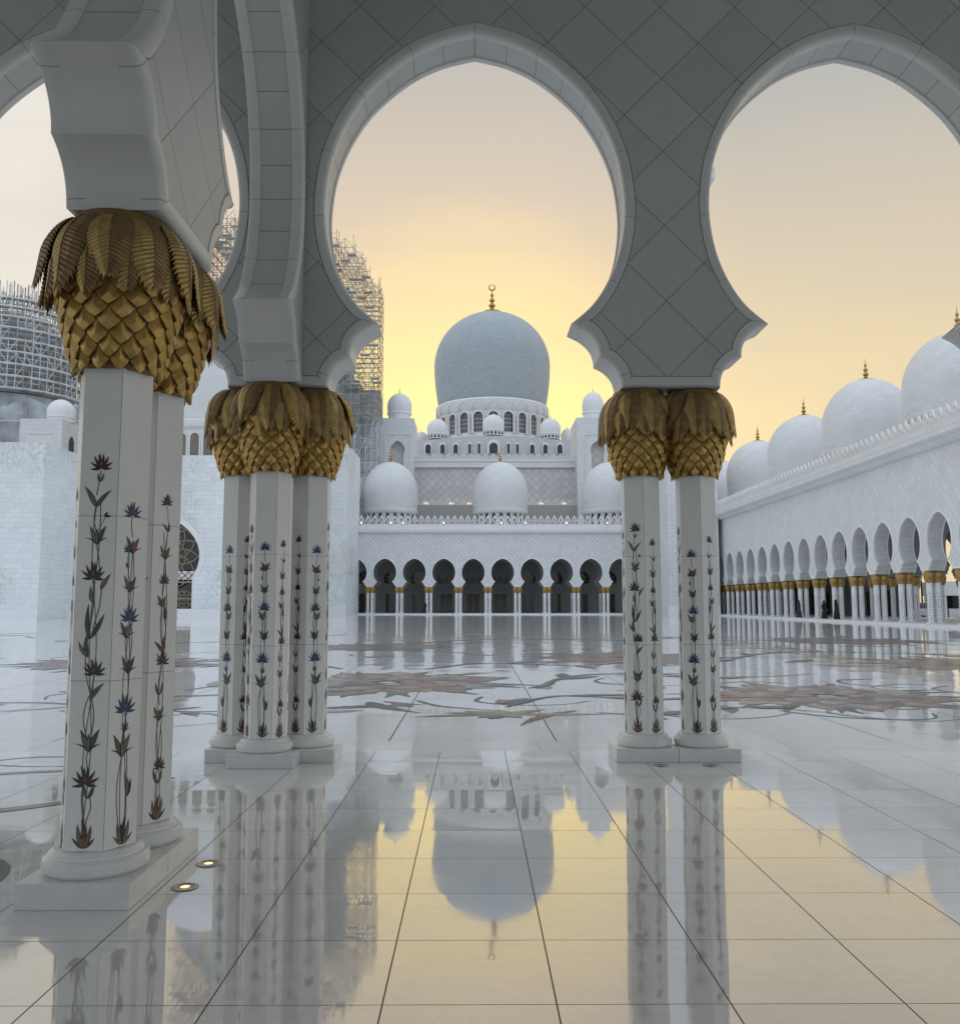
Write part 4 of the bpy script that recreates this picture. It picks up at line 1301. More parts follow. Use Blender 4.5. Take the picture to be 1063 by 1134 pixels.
rose(cxp, zc, Rp * .96, 12, M['lattice'])
zl = zc - Rp * .72
for xx in (-.78, -.26, .26, .78): b.box(cxp + Rp * xx - .09, cxp + Rp * xx + .09, yt - .1, yt + .02, 0, zl, M['lattice'])
for zz in (.05, zl * .5, zl - .25): b.box(cxp - Rp * .8, cxp + Rp * .8, yt - .12, yt - .02, zz, zz + .16, M['lattice'])
rose(cxp - Rp * .52, zl * .5, Rp * .26 * 1.0, 8, M['lattice'], .05); rose(cxp + Rp * .52, zl * .5, Rp * .26, 8, M['lattice'], .05)
rose(cxp, zl * .5, Rp * .26, 8, M['lattice'], .05)
tr_ = b.build('tracery', dr, smooth=False)
b = MB(); b.box(cxp - Rp * .82, cxp + Rp * .82, yt - .06, yt + .01, zl + .1, zl + 1.0, M['white_cloth'])
for k in range(9):
    xx = cxp - Rp * .8 + Rp * 1.6 * k / 8; b.bar((xx, yt - .1, zl + .1), (xx + .85, yt - .1, zl + 1.0), .05, M['lattice']); b.bar((xx + .85, yt - .1, zl + .1), (xx, yt - .1, zl + 1.0), .05, M['lattice'])
b.build('transom', dr, smooth=False)

# turret at far left behind the wall
Yt = 106.0
x0, x1 = PX(22, 470, Yt), PX(69, 470, Yt)
tr = empty('roof_turret', ((x0 + x1) / 2, Yt + 3, 0), 'small square white turret with a round cap dome above the left wall', 'turret')
b = MB(); b.box(x0, x1, Yt, Yt + 5.2, 10, PZ(463.5, Yt, 45), M['far_brick']); child(b, 'tower', tr, smooth=False)
b = MB(); b.box(x0 + .9, x1 - 1.1, Yt - .02, Yt - .004, 16, PZ(480, Yt, 45), M['trim']); b.box(x0 + .9, x1 - 1.1, Yt - .10, Yt - .022, PZ(480.5, Yt, 45), PZ(479, Yt, 45), M['trim'])
child(b, 'panel', tr, smooth=False)
b = MB()
n_ = 10; yy = Yt + 2.6; z_ = PZ(502, Yt, 80); pts = [(yy - .7, z_ - 3), (yy + .7, z_ - 3)] + [(yy + .7 * math.cos(PI * i / n_), z_ + 1.6 + .9 * math.sin(PI * i / n_)) for i in range(n_ + 1)]
b.poly([(x1 + .03, p[0], p[1]) for p in pts], M['glass']); child(b, 'window', tr, smooth=False)
zt_ = PZ(463.5, Yt, 45); Rt = 15.5 / 985 * Yt
b = MB(); b.lathe([(Rt * .92, 0), (Rt * .92, Rt * .28), (Rt * 1.0, Rt * .32), (Rt * 1.0, Rt * .42), (Rt * .96, Rt * .44)] + [(Rt * 1.0 * math.cos(t), Rt * .75 + Rt * math.sin(t)) for t in [rad(a) for a in (-18, 0, 15, 30, 45, 60, 75, 89.9)]], 40, M['far_plain'])
o = b.build('cap_dome', tr, angle=30); o.location = (PX(57, 450, Yt) - tr.location[0], -.4, zt_)
for i, px in enumerate((67, 73.3, 79.7)):
    o = empty('floodlight', (PX(px, 502, YL + .6), YL + .6, PZ(504, YL, 100)), ['left', 'middle', 'right'][i] + ' of three small lit floodlights on top of the left wall', 'floodlight', 'floodlights on the left wall')
    b = MB(); b.box(-.1, .1, -.05, .05, 0, .12, M['steel']); b.build('bracket', o, smooth=False)
    b = MB(); b.lathe([(.02, .13), (.14, .18), (.18, .28), (.14, .38), (.02, .43)], 12, M['lamp_white']); b.build('lamp', o)

# white dome on the portal roof
Yd = 104.0
roof_dome('portal_dome', 'large white tiled dome over lattice windows, glimpsed between the left columns', PX(243, 470, Yd), Yd, PZ(507, YL, 220) - 1, PZ(476, Yd, 230), 7.4, PZ(476, Yd, 230) + 13.5, 28, 1.1, None, 'dome', winh=.84, wmat='screen', wfill=.66)

# blocks that end the courtyard's far corners
YB = 112.0
bl = empty('corner_block', (PX(330, 600, YB), YB, 0), 'tall pale tiled corner block left of the far arcade, beside the three-column cluster', 'building')
b = MB(); b.box(PX(290, 600, YB), PX(383, 600, YB), YB, YA + .6, 0, PZ(490, YB, 380), M['portal_brick']); child(b, 'wall', bl, smooth=False)
b = MB(); b.box(PX(290, 600, YB), PX(383, 600, YB) + .12, YB - .12, YB - .003, 0, 1.3, M['far_plain']); b.box(PX(290, 600, YB), PX(383, 600, YB) + .16, YB - .16, YB - .003, 1.302, 1.5, M['far_plain']); child(b, 'skirting', bl, smooth=False)
b = MB(); xs = PX(383, 600, YB)
b.box(xs + .01, xs + .2, YB + 2.2, YB + 6, PZ(633, YB), PZ(603, YB), M['trim'])
for k in range(9): b.box(xs + .205, xs + .25, YB + 2.2, YB + 6, PZ(633, YB) + .2 + k * .37, PZ(633, YB) + .38 + k * .37, M['steel'])
child(b, 'louvre', bl, smooth=False)
br2 = empty('corner_block', (PX(780, 600, YB), YB, 0), 'tall pale tiled corner block right of the far arcade, seen between the right-hand pair', 'building')
b = MB(); b.box(PX(740, 600, YB), XR - .6, YB, YA + 6, 0, PZ(494, YB, 745), M['far_brick']); child(b, 'wall', br2, smooth=False)
b = MB(); b.box(PX(740, 600, YB) - .12, XR - .62, YB - .12, YB - .003, 0, 1.3, M['far_plain']); child(b, 'skirting', br2, smooth=False)

# ------------------------------------------------------------------ prayer hall
YH = 150.0
hall = empty('prayer_hall', (5, YH, 0), 'white stepped prayer hall with parapets and towers below the great dome', 'building')
b = MB()
xl, xr = PX(384, 520, YH), PX(700, 520, YH)
b.box(xl, xr, YH, YH + 80, 0, PZ(517, YH), M['hall_diag']); child(b, 'wall', hall, smooth=False)
b = MB(); b.box(xl, xr, YH - .5, YH - .003, PZ(518, YH), PZ(511.5, YH), M['trim']); b.box(xl, xr, YH - .65, YH + 2, PZ(511.5, YH) + .003, PZ(510, YH), M['far_plain'])
b.box(xl, xr, YH - 2.6, YH - .003, zcor - 2, PZ(561, YH), M['ledge']); child(b, 'cornice', hall, smooth=False)
b = MB(); parapet(b, (xl, YH - .4), (xr, YH - .4), PZ(510, YH) + .003, PZ(502.5, YH) - PZ(510, YH), 1.25, M['trim'])
parapet(b, (xl, YH - 2.4), (xr, YH - 2.4), PZ(561, YH) + .003, PZ(554.5, YH) - PZ(561, YH), 1.25, M['trim']); child(b, 'parapet', hall, smooth=False)
# sloping wing with windows left of the tower
b = MB(); zz0, zz1 = PZ(519, 142), PZ(534, 142)
xq = PX(389, 520, 128)
b.add([(xq, 126, zcor), (xq + .02, 149, zcor), (xq + .02, 149, PZ(534, 149)), (xq, 126, PZ(519, 126))], [(0, 1, 2, 3)], M['far_plain'])
for k in range(3): b.box(xq + .005, xq + .06, 130 + k * 4, 131.2 + k * 4, PZ(556, 130), PZ(543, 130), M['glass'])
child(b, 'wing', hall, smooth=False)


def tower(pxl, pxr, pyt, Y, depth, niche_px, side):
    x0, x1 = PX(pxl, 500, Y), PX(pxr, 500, Y)
    zt = PZ(pyt, Y)
    b = MB()
    cx = PX(niche_px, 500, Y); z0 = PZ(545, Y); hw = 7.0 / 985 * Y; R = 8.3 / 985 * Y; zc = PZ(498, Y)
    arc = [(cx + R * math.cos(a), zc + R * math.sin(a) + .3 * max(0, math.sin(a)) ** 6) for a in [rad(-35 + 250 * i / 16) for i in range(17)]]
    hole = [(cx + hw, z0), (cx + hw, zc - R * .75)] + arc + [(cx - hw, zc - R * .75), (cx - hw, z0)]
    b.poly([(x1, Y, 0), (x1, Y, zt), (x0, Y, zt), (x0, Y, 0), (cx - hw, Y, 0)] + [(p[0], Y, p[1]) for p in hole[::-1]] + [(cx + hw, Y, 0)], M['far_brick'])
    b.box(cx - hw, cx + hw, Y + .01, Y + .5, 0, z0, M['far_brick'])
    k = len(hole)
    b.add([(p[0], Y, p[1]) for p in hole] + [(p[0], Y + 1.3, p[1]) for p in hole], [(i, i + 1, k + i + 1, k + i) for i in range(k - 1)], M['far_plain'])
    b.add([(x0 + .5, Y + 1.3, 5), (x1 - .5, Y + 1.3, 5), (x1 - .5, Y + 1.3, zt - .4), (x0 + .5, Y + 1.3, zt - .4)], [(0, 1, 2, 3)], M['hall_diag'])
    b.add([(x0, Y, 0), (x0, Y + depth, 0), (x0, Y + depth, zt), (x0, Y, zt)], [(0, 1, 2, 3)], M['far_brick'])
    b.add([(x1, Y, 0), (x1, Y + depth, 0), (x1, Y + depth, zt), (x1, Y, zt)], [(0, 1, 2, 3)], M['far_brick'])
    b.add([(x0, Y, zt), (x1, Y, zt), (x1, Y + depth, zt), (x0, Y + depth, zt)], [(0, 1, 2, 3)], M['far_brick'])
    # recessed square field round the niche
    f0, f1 = cx - R * 1.65, cx + R * 1.65; ft = zc + R * 2.05
    b.box(f0 - .12, f0, Y - .12, Y - .003, z0 - 4, ft, M['trim']); b.box(f1, f1 + .12, Y - .12, Y - .003, z0 - 4, ft, M['trim']); b.box(f0 - .12, f1 + .12, Y - .12, Y - .003, ft + .003, ft + .14, M['trim'])
    t = child(b, 'corner_tower', hall, smooth=False)
    return x0, x1, zt, t


x0, x1, zt, t = tower(417, 458, 463, 146, 9, 440, 1)
def cap_dome(px, Y, zt, Rpx, py_top, name, label, dot=False, group=None, twist=0, py_foot=None, ndot=12):
    R = Rpx / 985 * Y
    zf = zt
    root = empty(name, (PX(px, 450, Y), Y, zf), label, 'dome', group)
    H = PZ(py_top, Y) - zf
    hd = max(.2, (PZ(py_foot, Y) - zf) if py_foot else R * .35)
    b = MB(); b.lathe([(R * .9, 0), (R * .9, hd * .7), (R * 1.0, hd * .78), (R * 1.0, hd * .95), (R * .97, hd)], 40, M['far_plain']); dr = b.build('drum', root, angle=30)
    if dot:
        b = MB(); arched_panel(b, 0, R * .9, R * .2, hd * .45, hd * .15, M['glass'], .04)
        ring_of(b, 'window', dr, ndot, .5)
    b = MB(); b.lathe(dome_profile(R, H - hd, .95, .28, 14), 40, M['far_plain']); s = b.build('shell', root, angle=40); s.location = (0, 0, hd)
    b = MB(); b.lathe([(R * .06, 0), (R * .03, R * .18), (R * .035, R * .25), (R * .012, R * .35), (.005, R * .6)], 8, M['finial']); f = b.build('finial', root); f.location = (0, 0, H - .05)


cap_dome(442.5, 150, PZ(463, 146), 13.8, 435.5, 'tower_dome', 'small plain dome on the tower left of the great dome', py_foot=457)
x0, x1, zt, t = tower(639, 690, 462, 146, 9, 662, -1)
cap_dome(656.5, 150, PZ(462, 146), 12.2, 434, 'tower_dome', 'small plain dome on the tower right of the great dome', py_foot=456)

# podium with windows
YP = 214.0
b = MB(); cxd = PX(545, 430, 252)
zp0, zp1 = 20, PZ(485, YP)
oc = [(cxd + x, YP + y) for x, y in ((-24, 8), (-13.5, 4.0), (-5, 0), (5, 0), (13.5, 4.0), (24, 8), (24, 60), (-24, 60))]
def prism(b, pts, z0, z1, mat):
    k = len(pts); b.add([(p[0], p[1], z0) for p in pts] + [(p[0], p[1], z1) for p in pts], [(i, (i + 1) % k, k + (i + 1) % k, k + i) for i in range(k)] + [tuple(range(k, 2 * k))], mat)
prism(b, oc, zp0, PZ(486, YP + 4), M['podium'])
x_l, x_r = PX(455, 490, YP + 12), PX(640, 490, YP + 12)
b.box(x_l, x_r, YP + 12, YP + 60, zp0, PZ(487, YP + 12), M['podium'])
for i in range(9):
    pass
pod = child(b, 'podium', hall, smooth=False)
b = MB()
for px, wpx, y0_, y1_, Yw in ((546.5, 9.5, 502, 490, YP - .05), (520, 3, 502, 491.5, YP + 3.5), (530.5, 3, 502, 491, YP + .5), (563, 3, 502, 491, YP + .5), (573, 3, 502, 491.5, YP + 3.5),
                             (474, 6, 502, 492, YP + 8), (490, 5, 502, 492, YP + 7.4), (504.5, 5, 502, 492, YP + 5.4), (589.5, 5, 502, 492, YP + 5.4), (604, 5, 502, 492, YP + 7.4), (620, 6, 502, 492, YP + 8)):
    xo = abs(PX(px, 495, YP + 3) - cxd); Yw = YP + (0 if xo < 5 else (xo - 5) / 8.5 * 4 if xo < 13.5 else 4 + (xo - 13.5) / 10.5 * 4) - .9
    b = MB()
    x_, zb_ = P(px, y0_, Yw); z2_ = PZ(y1_, Yw); ww = wpx / 985 * Yw
    pts = [(x_ - ww / 2, zb_), (x_ + ww / 2, zb_)] + [(x_ + ww / 2 * math.cos(PI * i / 8), z2_ - ww / 2 + ww / 2 * math.sin(PI * i / 8)) for i in range(9)]
    b.poly([(p[0], Yw, p[1]) for p in pts], M['glass'])
    w2 = ww * 1.45; pts = [(x_ - w2 / 2, zb_), (x_ + w2 / 2, zb_)] + [(x_ + w2 / 2 * math.cos(PI * i / 8), z2_ + .3 - ww / 2 + w2 / 2 * math.sin(PI * i / 8)) for i in range(9)]
    k = len(pts)
    b.poly([(p[0], Yw + .05, p[1]) for p in pts], M['far_plain'])
    b.add([(p[0], Yw + .05, p[1]) for p in pts] + [(p[0], Yw + 3.0, p[1]) for p in pts], [(i, (i + 1) % k, k + (i + 1) % k, k + i) for i in range(k)], M['far_plain'])
    b.build('window', pod, smooth=False)
for px, top, ft, R, Y, lab in ((546.3, 459, 483, 12.3, YP + 7, 'small white dome in front of the great dome, centred on the podium'),
                               (484.5, 464, 487, 11.8, YP + 14, 'small white dome on the podium just left of the great drum'),
                               (609, 463, 487, 11.8, YP + 14, 'small white dome on the podium just right of the great drum')):
    cap_dome(px, Y, PZ(ft, Y), R, top, 'podium_dome', lab, dot=True, py_foot=ft - 6.5, group='small domes round the great drum', ndot=16)
cap_dome(628, YP + 45, PZ(490, YP + 45), 7.5, 474, 'podium_dome', 'little dome peeping out beside the right tower', dot=True, group='small domes round the great drum')
cap_dome(466.5, YP + 45, PZ(490, YP + 45), 7.5, 478, 'podium_dome', 'little dome peeping out beside the left tower', dot=True, group='small domes round the great drum')

# great dome
YG = 252.0
gx = PX(545, 430, YG)
gd = empty('great_dome', (gx, YG, PZ(486, YG - 15)), 'great white dome with a golden crescent finial, tallest at the centre of the far skyline', 'dome')
zb = gd.location[2]
R = 16.7
z_foot = PZ(444.5, YG - 10) - zb; z_top = PZ(347, YG) - zb
b = MB()
b.lathe([(17.3, -3.5), (17.3, -2.2), (16.6, -1.2), (15.4, -.2), (15.2, 0), (15.2, z_foot - 3.4), (15.9, z_foot - 2.4), (16.05, z_foot - 1.2), (16.25, z_foot - .5), (16.0, z_foot)], 96, M['far_plain'])
dr = b.build('drum', gd, angle=30)
b = MB(); b2 = MB()
hw_ = PZ(454.5, YG - 15) - PZ(477.5, YG - 15)
a = 0
arched_panel(b, a, 15.2, 2.5, hw_, PZ(477.5, YG - 15) - zb, M['glass'], .12)
for q_ in (-.6, 0, .6): b.box(15.34, 15.38, q_ - .05, q_ + .05, PZ(477.5, YG - 15) - zb, PZ(477.5, YG - 15) - zb + hw_ * .88, M['steel'])
for q_ in (.2, .4, .6): b.box(15.33, 15.36, -1.2, 1.2, PZ(477.5, YG - 15) - zb + hw_ * q_, PZ(477.5, YG - 15) - zb + hw_ * q_ + .12, M['steel'])
arch_frame(b2, a, 15.15, 2.6, hw_ + .1, PZ(478, YG - 15) - zb - .3, M['trim'], .9, .42)
ring_of(b, 'window', dr, 24); ring_of(b2, 'window_frame', dr, 24)
b = MB(); arch_frame(b, a, 15.7, 3.3, 2.1, z_foot - 3.3, M['trim'], .45, .30); ring_of(b, 'hood_mould', dr, 24)
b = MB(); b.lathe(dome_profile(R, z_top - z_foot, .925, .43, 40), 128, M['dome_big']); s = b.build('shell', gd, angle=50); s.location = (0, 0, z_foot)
b = MB(); b.lathe([(4.0, -1.2), (4.1, -.75), (3.2, -.38), (1.6, -.1), (.3, .1)], 48, M['trim']); s = b.build('crown', gd); s.location = (0, 0, z_top + .25)
f = make_finial(gd, 0, 2.35, True); f.location = (0, 0, z_top + .5)

# ledge niche lights and parapet lights
for i, px in enumerate((471, 499, 519.5, 599, 625)):
    o = empty('niche_light', (PX(px, 560, YH - 2.9), YH - 2.0, PZ(560.5, YH - 2)), ['leftmost', 'second', 'third', 'fourth', 'rightmost'][i] + ' warm lit niche light on the ledge above the far arcade', 'light', 'warm lights on the hall ledge')
    b = MB(); b.lathe([(.05, .05), (.42, .25), (.5, .42), (.35, .6), (.05, .7)], 12, M['lamp_glow']); b.build('glow_bowl', o)
    b = MB(); b.box(-.6, .6, -.1, .5, -.05, .05, M['trim']); b.build('shelf', o, smooth=False)
for i, px in enumerate((400.5, 433, 446.3, 491.5, 555, 581.5, 627, 672)):
    o = empty('parapet_lamp', (PX(px, 579, YA - .6), YA - .75, PZ(581.5, YA)), ORD[i] + ' tiny white lamp from the left on the far arcade parapet', 'lamp', 'tiny lamps on the far parapet')
    b = MB(); b.lathe([(.02, .15), (.08, .2), (.10, .27), (.07, .33), (.02, .36)], 10, M['lamp_white']); b.build('bulb', o)
    b = MB(); b.box(-.04, .04, -.04, .3, -.1, .15, M['steel']); b.build('bracket', o, smooth=False)


# ------------------------------------------------------------------ scaffolded domes
def scaffold(label, name, cx, cy, levels, nb, seed, mats, boards=True, nboard=99, tk=1.0):
    """levels: list of (z, radius); standards, ledgers, boards and braces on a polygon ring"""
    r_ = random.Random(seed)
    root = empty(name, (cx, cy, levels[0][0]), label, 'scaffolding')
    st = MB(); br = MB()
    z0 = levels[0][0]
    def pt(k, r, z): a = 2 * PI * k / nb; return Vector((r * math.cos(a), r * math.sin(a), z - z0))
    for li in range(len(levels) - 1):
        za, raa = levels[li]; zb_, rb_ = levels[li + 1]
        bd = MB()
        for k in range(nb):
            a = 2 * PI * k / nb
            if math.sin(a) > 0.35: continue
            mt = mats[r_.randrange(len(mats))]
            for off in (0, 1.25):
                if rb_ <= 1 or raa <= 1: continue
                top = zb_ + (r_.uniform(.5, 1.9) if li == len(levels) - 2 else 0)
                r_use = min(raa, rb_) if abs(raa - rb_) > .6 else raa
                st.bar(pt(k, r_use - off, za), pt(k, r_use - off, top), .055 * tk, mt)
                st.bar(pt(k, r_use - off, za + 1.0), pt(k + 1, r_use - off, za + 1.0), .045 * tk, mt)
                st.bar(pt(k, r_use - off, za), pt(k + 1, r_use - off, za), .05 * tk, mt)
            st.bar(pt(k, raa, za + .1), pt(k, raa - 1.25, za + .1), .05, mt)
            if r_.random() < .75:
                p, q = (k, k + 1) if r_.random() < .5 else (k + 1, k)
                br.bar(pt(p, min(raa, rb_), za), pt(q, min(raa, rb_), zb_), .045 * tk, mt)
            if raa - rb_ > 1.0: st.bar(pt(k, raa, za), pt(k, rb_, zb_), .06 * tk, mt)
            # board deck
            A, B_, C_, D_ = pt(k, raa + .05, za + .08), pt(k + 1, raa + .05, za + .08), pt(k + 1, raa - 1.2, za + .08), pt(k, raa - 1.2, za + .08)
            bd.add([A, B_, C_, D_] + [v + Vector((0, 0, .18)) for v in (A, B_, C_, D_)], [(0, 1, 2, 3), (4, 5, 6, 7), (0, 1, 5, 4), (2, 3, 7, 6)], M['board'])
        if boards and li < nboard: bd.build('deck', root, smooth=False)
    tag(st.build('tubes', root, smooth=False), kind='stuff'); tag(br.build('braces', root, smooth=False), kind='stuff')
    return root


# dome A: far left
YS = 128.0
cxs = PX(14, 400, YS); k_ = YS / 985
z_b = PZ(447, YS, 14); z_t = PZ(343, YS, 14)
RA = 66 * k_
ro = empty('scaffolded_dome', (cxs, YS, z_b - 4), 'grey dome wrapped in scaffolding at the far left edge', 'dome')
b = MB(); b.lathe(dome_profile(RA * 1.02, z_t - z_b - .5, .97, .3, 20), 64, M['net']); s = b.build('shell', ro, angle=50); s.location = (0, 0, 4)
b = MB(); b.lathe([(RA * 1.12, -9), (RA * 1.12, 3.6), (RA * .9, 3.99)], 48, M['net']); b.build('drum', ro, angle=30)
lv = []
RS = 82 * k_
H_ = z_t - z_b + 1.0
nlev = 9
for i in range(nlev + 1):
    t = i / nlev
    lv.append((z_b + H_ * t, RS * (1.0 if t < .45 else math.sqrt(max(.05, 1 - ((t - .45) / .62) ** 2)))))
scaffold('cage of scaffold tubes and boards around the far left dome', 'scaffolding', cxs, YS, lv, 66, 4, [M['steel'], M['steel_dull'], M['steel']], tk=1.2)
rn = empty('debris_netting', (cxs, YS - 14, 0), 'dull grey debris netting draped below the scaffolded far left dome', 'netting')
b = MB(); r_ = random.Random(8); nx = 40; x_a, x_b = PX(-60, 470, YS - 14), PX(98, 470, YS - 14); zz_a, zz_b = 12, PZ(447, YS - 14, 14)
vs = []
for i in range(nx + 1):
    for j in range(9):
        u = i / nx; v_ = j / 8
        vs.append((x_a + (x_b - x_a) * u, YS - 14 + .5 * math.sin(u * 31 + j * .6) + .35 * math.sin(u * 67 + j * 1.3), zz_a + (zz_b - zz_a) * v_ + (.7 * math.sin(u * 14) if j == 8 else 0)))
b.add(vs, [(i * 9 + j, (i + 1) * 9 + j, (i + 1) * 9 + j + 1, i * 9 + j + 1) for i in range(nx) for j in range(8)], M['net'])
child(b, 'sheet', rn, angle=60)
b = MB(); b.box(x_a, x_b, YS - 14.9, YS - 14.75, PZ(466, YS - 15, 14), PZ(465, YS - 15, 14), M['steel'])
child(b, 'rail', rn, smooth=False)

# dome B: behind the cluster
YS2 = 150.0; k_ = YS2 / 985
cx2 = PX(305, 400, YS2)
zf = PZ(440, YS2, 305); ztp = PZ(285, YS2, 305)
ro = empty('scaffolded_dome', (cx2, YS2, zf), 'shadowy dome under scaffolding, hidden mostly behind the three-column cluster', 'dome')
RB = 89 * k_
b = MB(); b.lathe([(RB, 0), (RB, 12)] + [(RB * math.cos(t), 12 + (ztp - zf - 14) * math.sin(t)) for t in [rad(a) for a in (10, 20, 30, 40, 50, 60, 70, 80, 89.9)]], 64, M['net']); b.build('shell', ro, angle=50)
b = MB(); b.lathe([(RB * 1.15, -18), (RB * 1.15, -.02)], 48, M['net']); b.build('drum', ro)
def box_scaffold(label, x_pts, Y0, Y1, zlow, step, lift, seed):
    """straight-sided bays: x_pts = [(photo x, top y)] gives the stepped skyline"""
    r_ = random.Random(seed)
    x0, x1 = PX(x_pts[0][0], 400, Y1), PX(x_pts[-1][0], 400, Y1)
    def top(x):
        for (a0, t0), (a1, t1) in zip(x_pts[:-1], x_pts[1:]):
            if PX(a0, 400, Y1) <= x <= PX(a1, 400, Y1) + .01: return PZ(t1 if x > PX((a0 + a1) / 2, 400, Y1) else t0, Y1, a0)
        return PZ(x_pts[-1][1], Y1, x_pts[-1][0])
    root = empty('scaffolding', ((x0 + x1) / 2, Y0, zlow), label, 'scaffolding')
    n = int(round((x1 - x0) / step)); sx = (x1 - x0) / n
    tb = MB(); bd = MB()
    ys = [Y0 + (Y1 - Y0) * k / 3 for k in range(4)]
    for yi, yy in enumerate(ys):
        for i in range(n + 1):
            x = x0 + i * sx; zt = top(x)
            mt = M[r_.choice(['steel_dull', 'steel_dull', 'steel_red'])]
            tb.bar((x, yy, zlow), (x, yy, zt + r_.uniform(.2, 2.0)), .055, mt)
            z = zlow; lv_ = 0
            while z < zt:
                if i < n and z < top(x + sx) + .5:
                    tb.bar((x, yy, z), (x + sx, yy, z), .05, mt)
                    if r_.random() < .6: tb.bar((x, yy, z + lift * .5), (x + sx, yy, z + lift * .5), .035, mt)
                    if r_.random() < .55:
                        a_, b_ = (z, z + lift) if r_.random() < .5 else (z + lift, z)
                        tb.bar((x, yy, a_), (x + sx, yy, b_), .045, mt)
                    if r_.random() < .22 and yi < 3: bd.box(x + .05, x + sx - .05, yy + .1, yy + 1.3, z + .06, z + .14, M['board'])
                if yi < 3: tb.bar((x, yy, z), (x, ys[yi + 1], z), .05, mt)
                if yi < 3 and (i == n or r_.random() < .15): tb.bar((x, yy, z), (x, ys[yi + 1], z + lift), .045, mt)
                z += lift
    o = child(tb, 'tubes', root, smooth=False); tag(o, kind='stuff')
    o = child(bd, 'boards', root, smooth=False); tag(o, kind='stuff')
    return root


box_scaffold('tall straight-sided scaffolding with stepped top against the yellow sky left of the great dome',
             [(225, 262), (262, 262), (366, 276), (381, 283), (392, 292), (402, 303), (410, 312), (416, 322), (424, 331)], YS2 - 12, YS2 - 4, PZ(452, YS2 - 16, 400), 1.35, 1.6, 9)
rn = empty('debris_netting', (PX(395, 450, 142), 142, 0), 'grey netted scaffold bays behind the left parapet, beside the three-column cluster', 'netting')
b = MB(); b.box(PX(366, 450, 142), PX(397, 450, 142), 142, 150, 12, PZ(421, 142, 380), M['net']); b.box(PX(397.3, 450, 143), PX(419, 450, 143), 143, 150, 12, PZ(432, 143, 400), M['net']); child(b, 'sheet', rn, smooth=False)
b = MB()
for Yq, pa, pb, pt_ in ((141.8, 366, 397, 421), (142.8, 397.3, 419, 432)):
    xa_, xb_ = PX(pa, 450, Yq), PX(pb, 450, Yq); zt_ = PZ(pt_, Yq, 390)
    for k in range(5): xx = xa_ + (xb_ - xa_) * k / 4; b.bar((xx, Yq, 12), (xx, Yq, zt_ + 1.2), .06, M['steel'])
    for k in range(9):
        zz = zt_ - k * 1.9; b.bar((xa_, Yq, zz), (xb_, Yq, zz), .06, M['steel'])
        b.bar((xa_ + (xb_ - xa_) * (k % 4) / 4, Yq, zz), (xa_ + (xb_ - xa_) * (k % 4 + 1) / 4, Yq, zz - 1.9), .05, M['steel'])
child(b, 'frame', rn, smooth=False)
rn = empty('scaffolding', (PX(404, 500, 140), 140, 0), 'bare scaffold bays behind the parapet left of the tower', 'scaffolding')
b = MB(); r_ = random.Random(12); Yq = 141
for k in range(7):
    xx = PX(380 + k * 6.2, 500, Yq); b.bar((xx, Yq, 20), (xx, Yq, PZ(468, Yq, 400)), .07, M['steel'])
    for j in range(8):
        zz = 20 + j * 2
        if k < 6: b.bar((xx, Yq, zz), (PX(380 + (k + 1) * 6.2, 500, Yq), Yq, zz + (2 if r_.random() < .4 else 0)), .06, M['steel'])
child(b, 'frame', rn, smooth=False)

# minaret behind the right pier
YM = 190.0
mx = PX(748, 250, YM)
mi = empty('minaret', (mx, YM, 0), 'white minaret hidden behind the right pier, only a balcony corner showing', 'minaret')
km = YM / 985
b = MB(); b.lathe([(24 * km, 0), (24 * km, PZ(225, YM, 760)), (30 * km, PZ(217, YM, 760)), (45 * km, PZ(206, YM, 760)), (46 * km, PZ(203, YM, 760)), (45 * km, PZ(202, YM, 760)), (20 * km, PZ(202, YM, 760)), (18 * km, PZ(120, YM, 760)), (.1, PZ(100, YM, 760))], 8, M['far_plain'], a0=PI / 8, a1=PI / 8 + 2 * PI)
child(b, 'shaft', mi, smooth=False).location = (0, 0, 0)
b = MB()
n_ = 64
for i in range(n_):
    a = 2 * PI * i / n_ + PI / 8; rr3 = 45 * km * math.cos(PI / 8) / math.cos((a - PI / 8) % (PI / 4) - PI / 8)
    zz = PZ(202, YM, 760); b.bar((rr3 * math.cos(a), rr3 * math.sin(a), zz), (rr3 * math.cos(a), rr3 * math.sin(a), zz + (1.7 if i % 4 else 2.3)), .16, M['trim'])
b.lathe([(44 * km, PZ(202, YM, 760) + 1.2), (45.5 * km, PZ(202, YM, 760) + 1.2), (45.5 * km, PZ(202, YM, 760) + 1.45), (44 * km, PZ(202, YM, 760) + 1.45)], 8, M['trim'], a0=PI / 8, a1=PI / 8 + 2 * PI)
b.build('balcony_rail', mi, smooth=False)


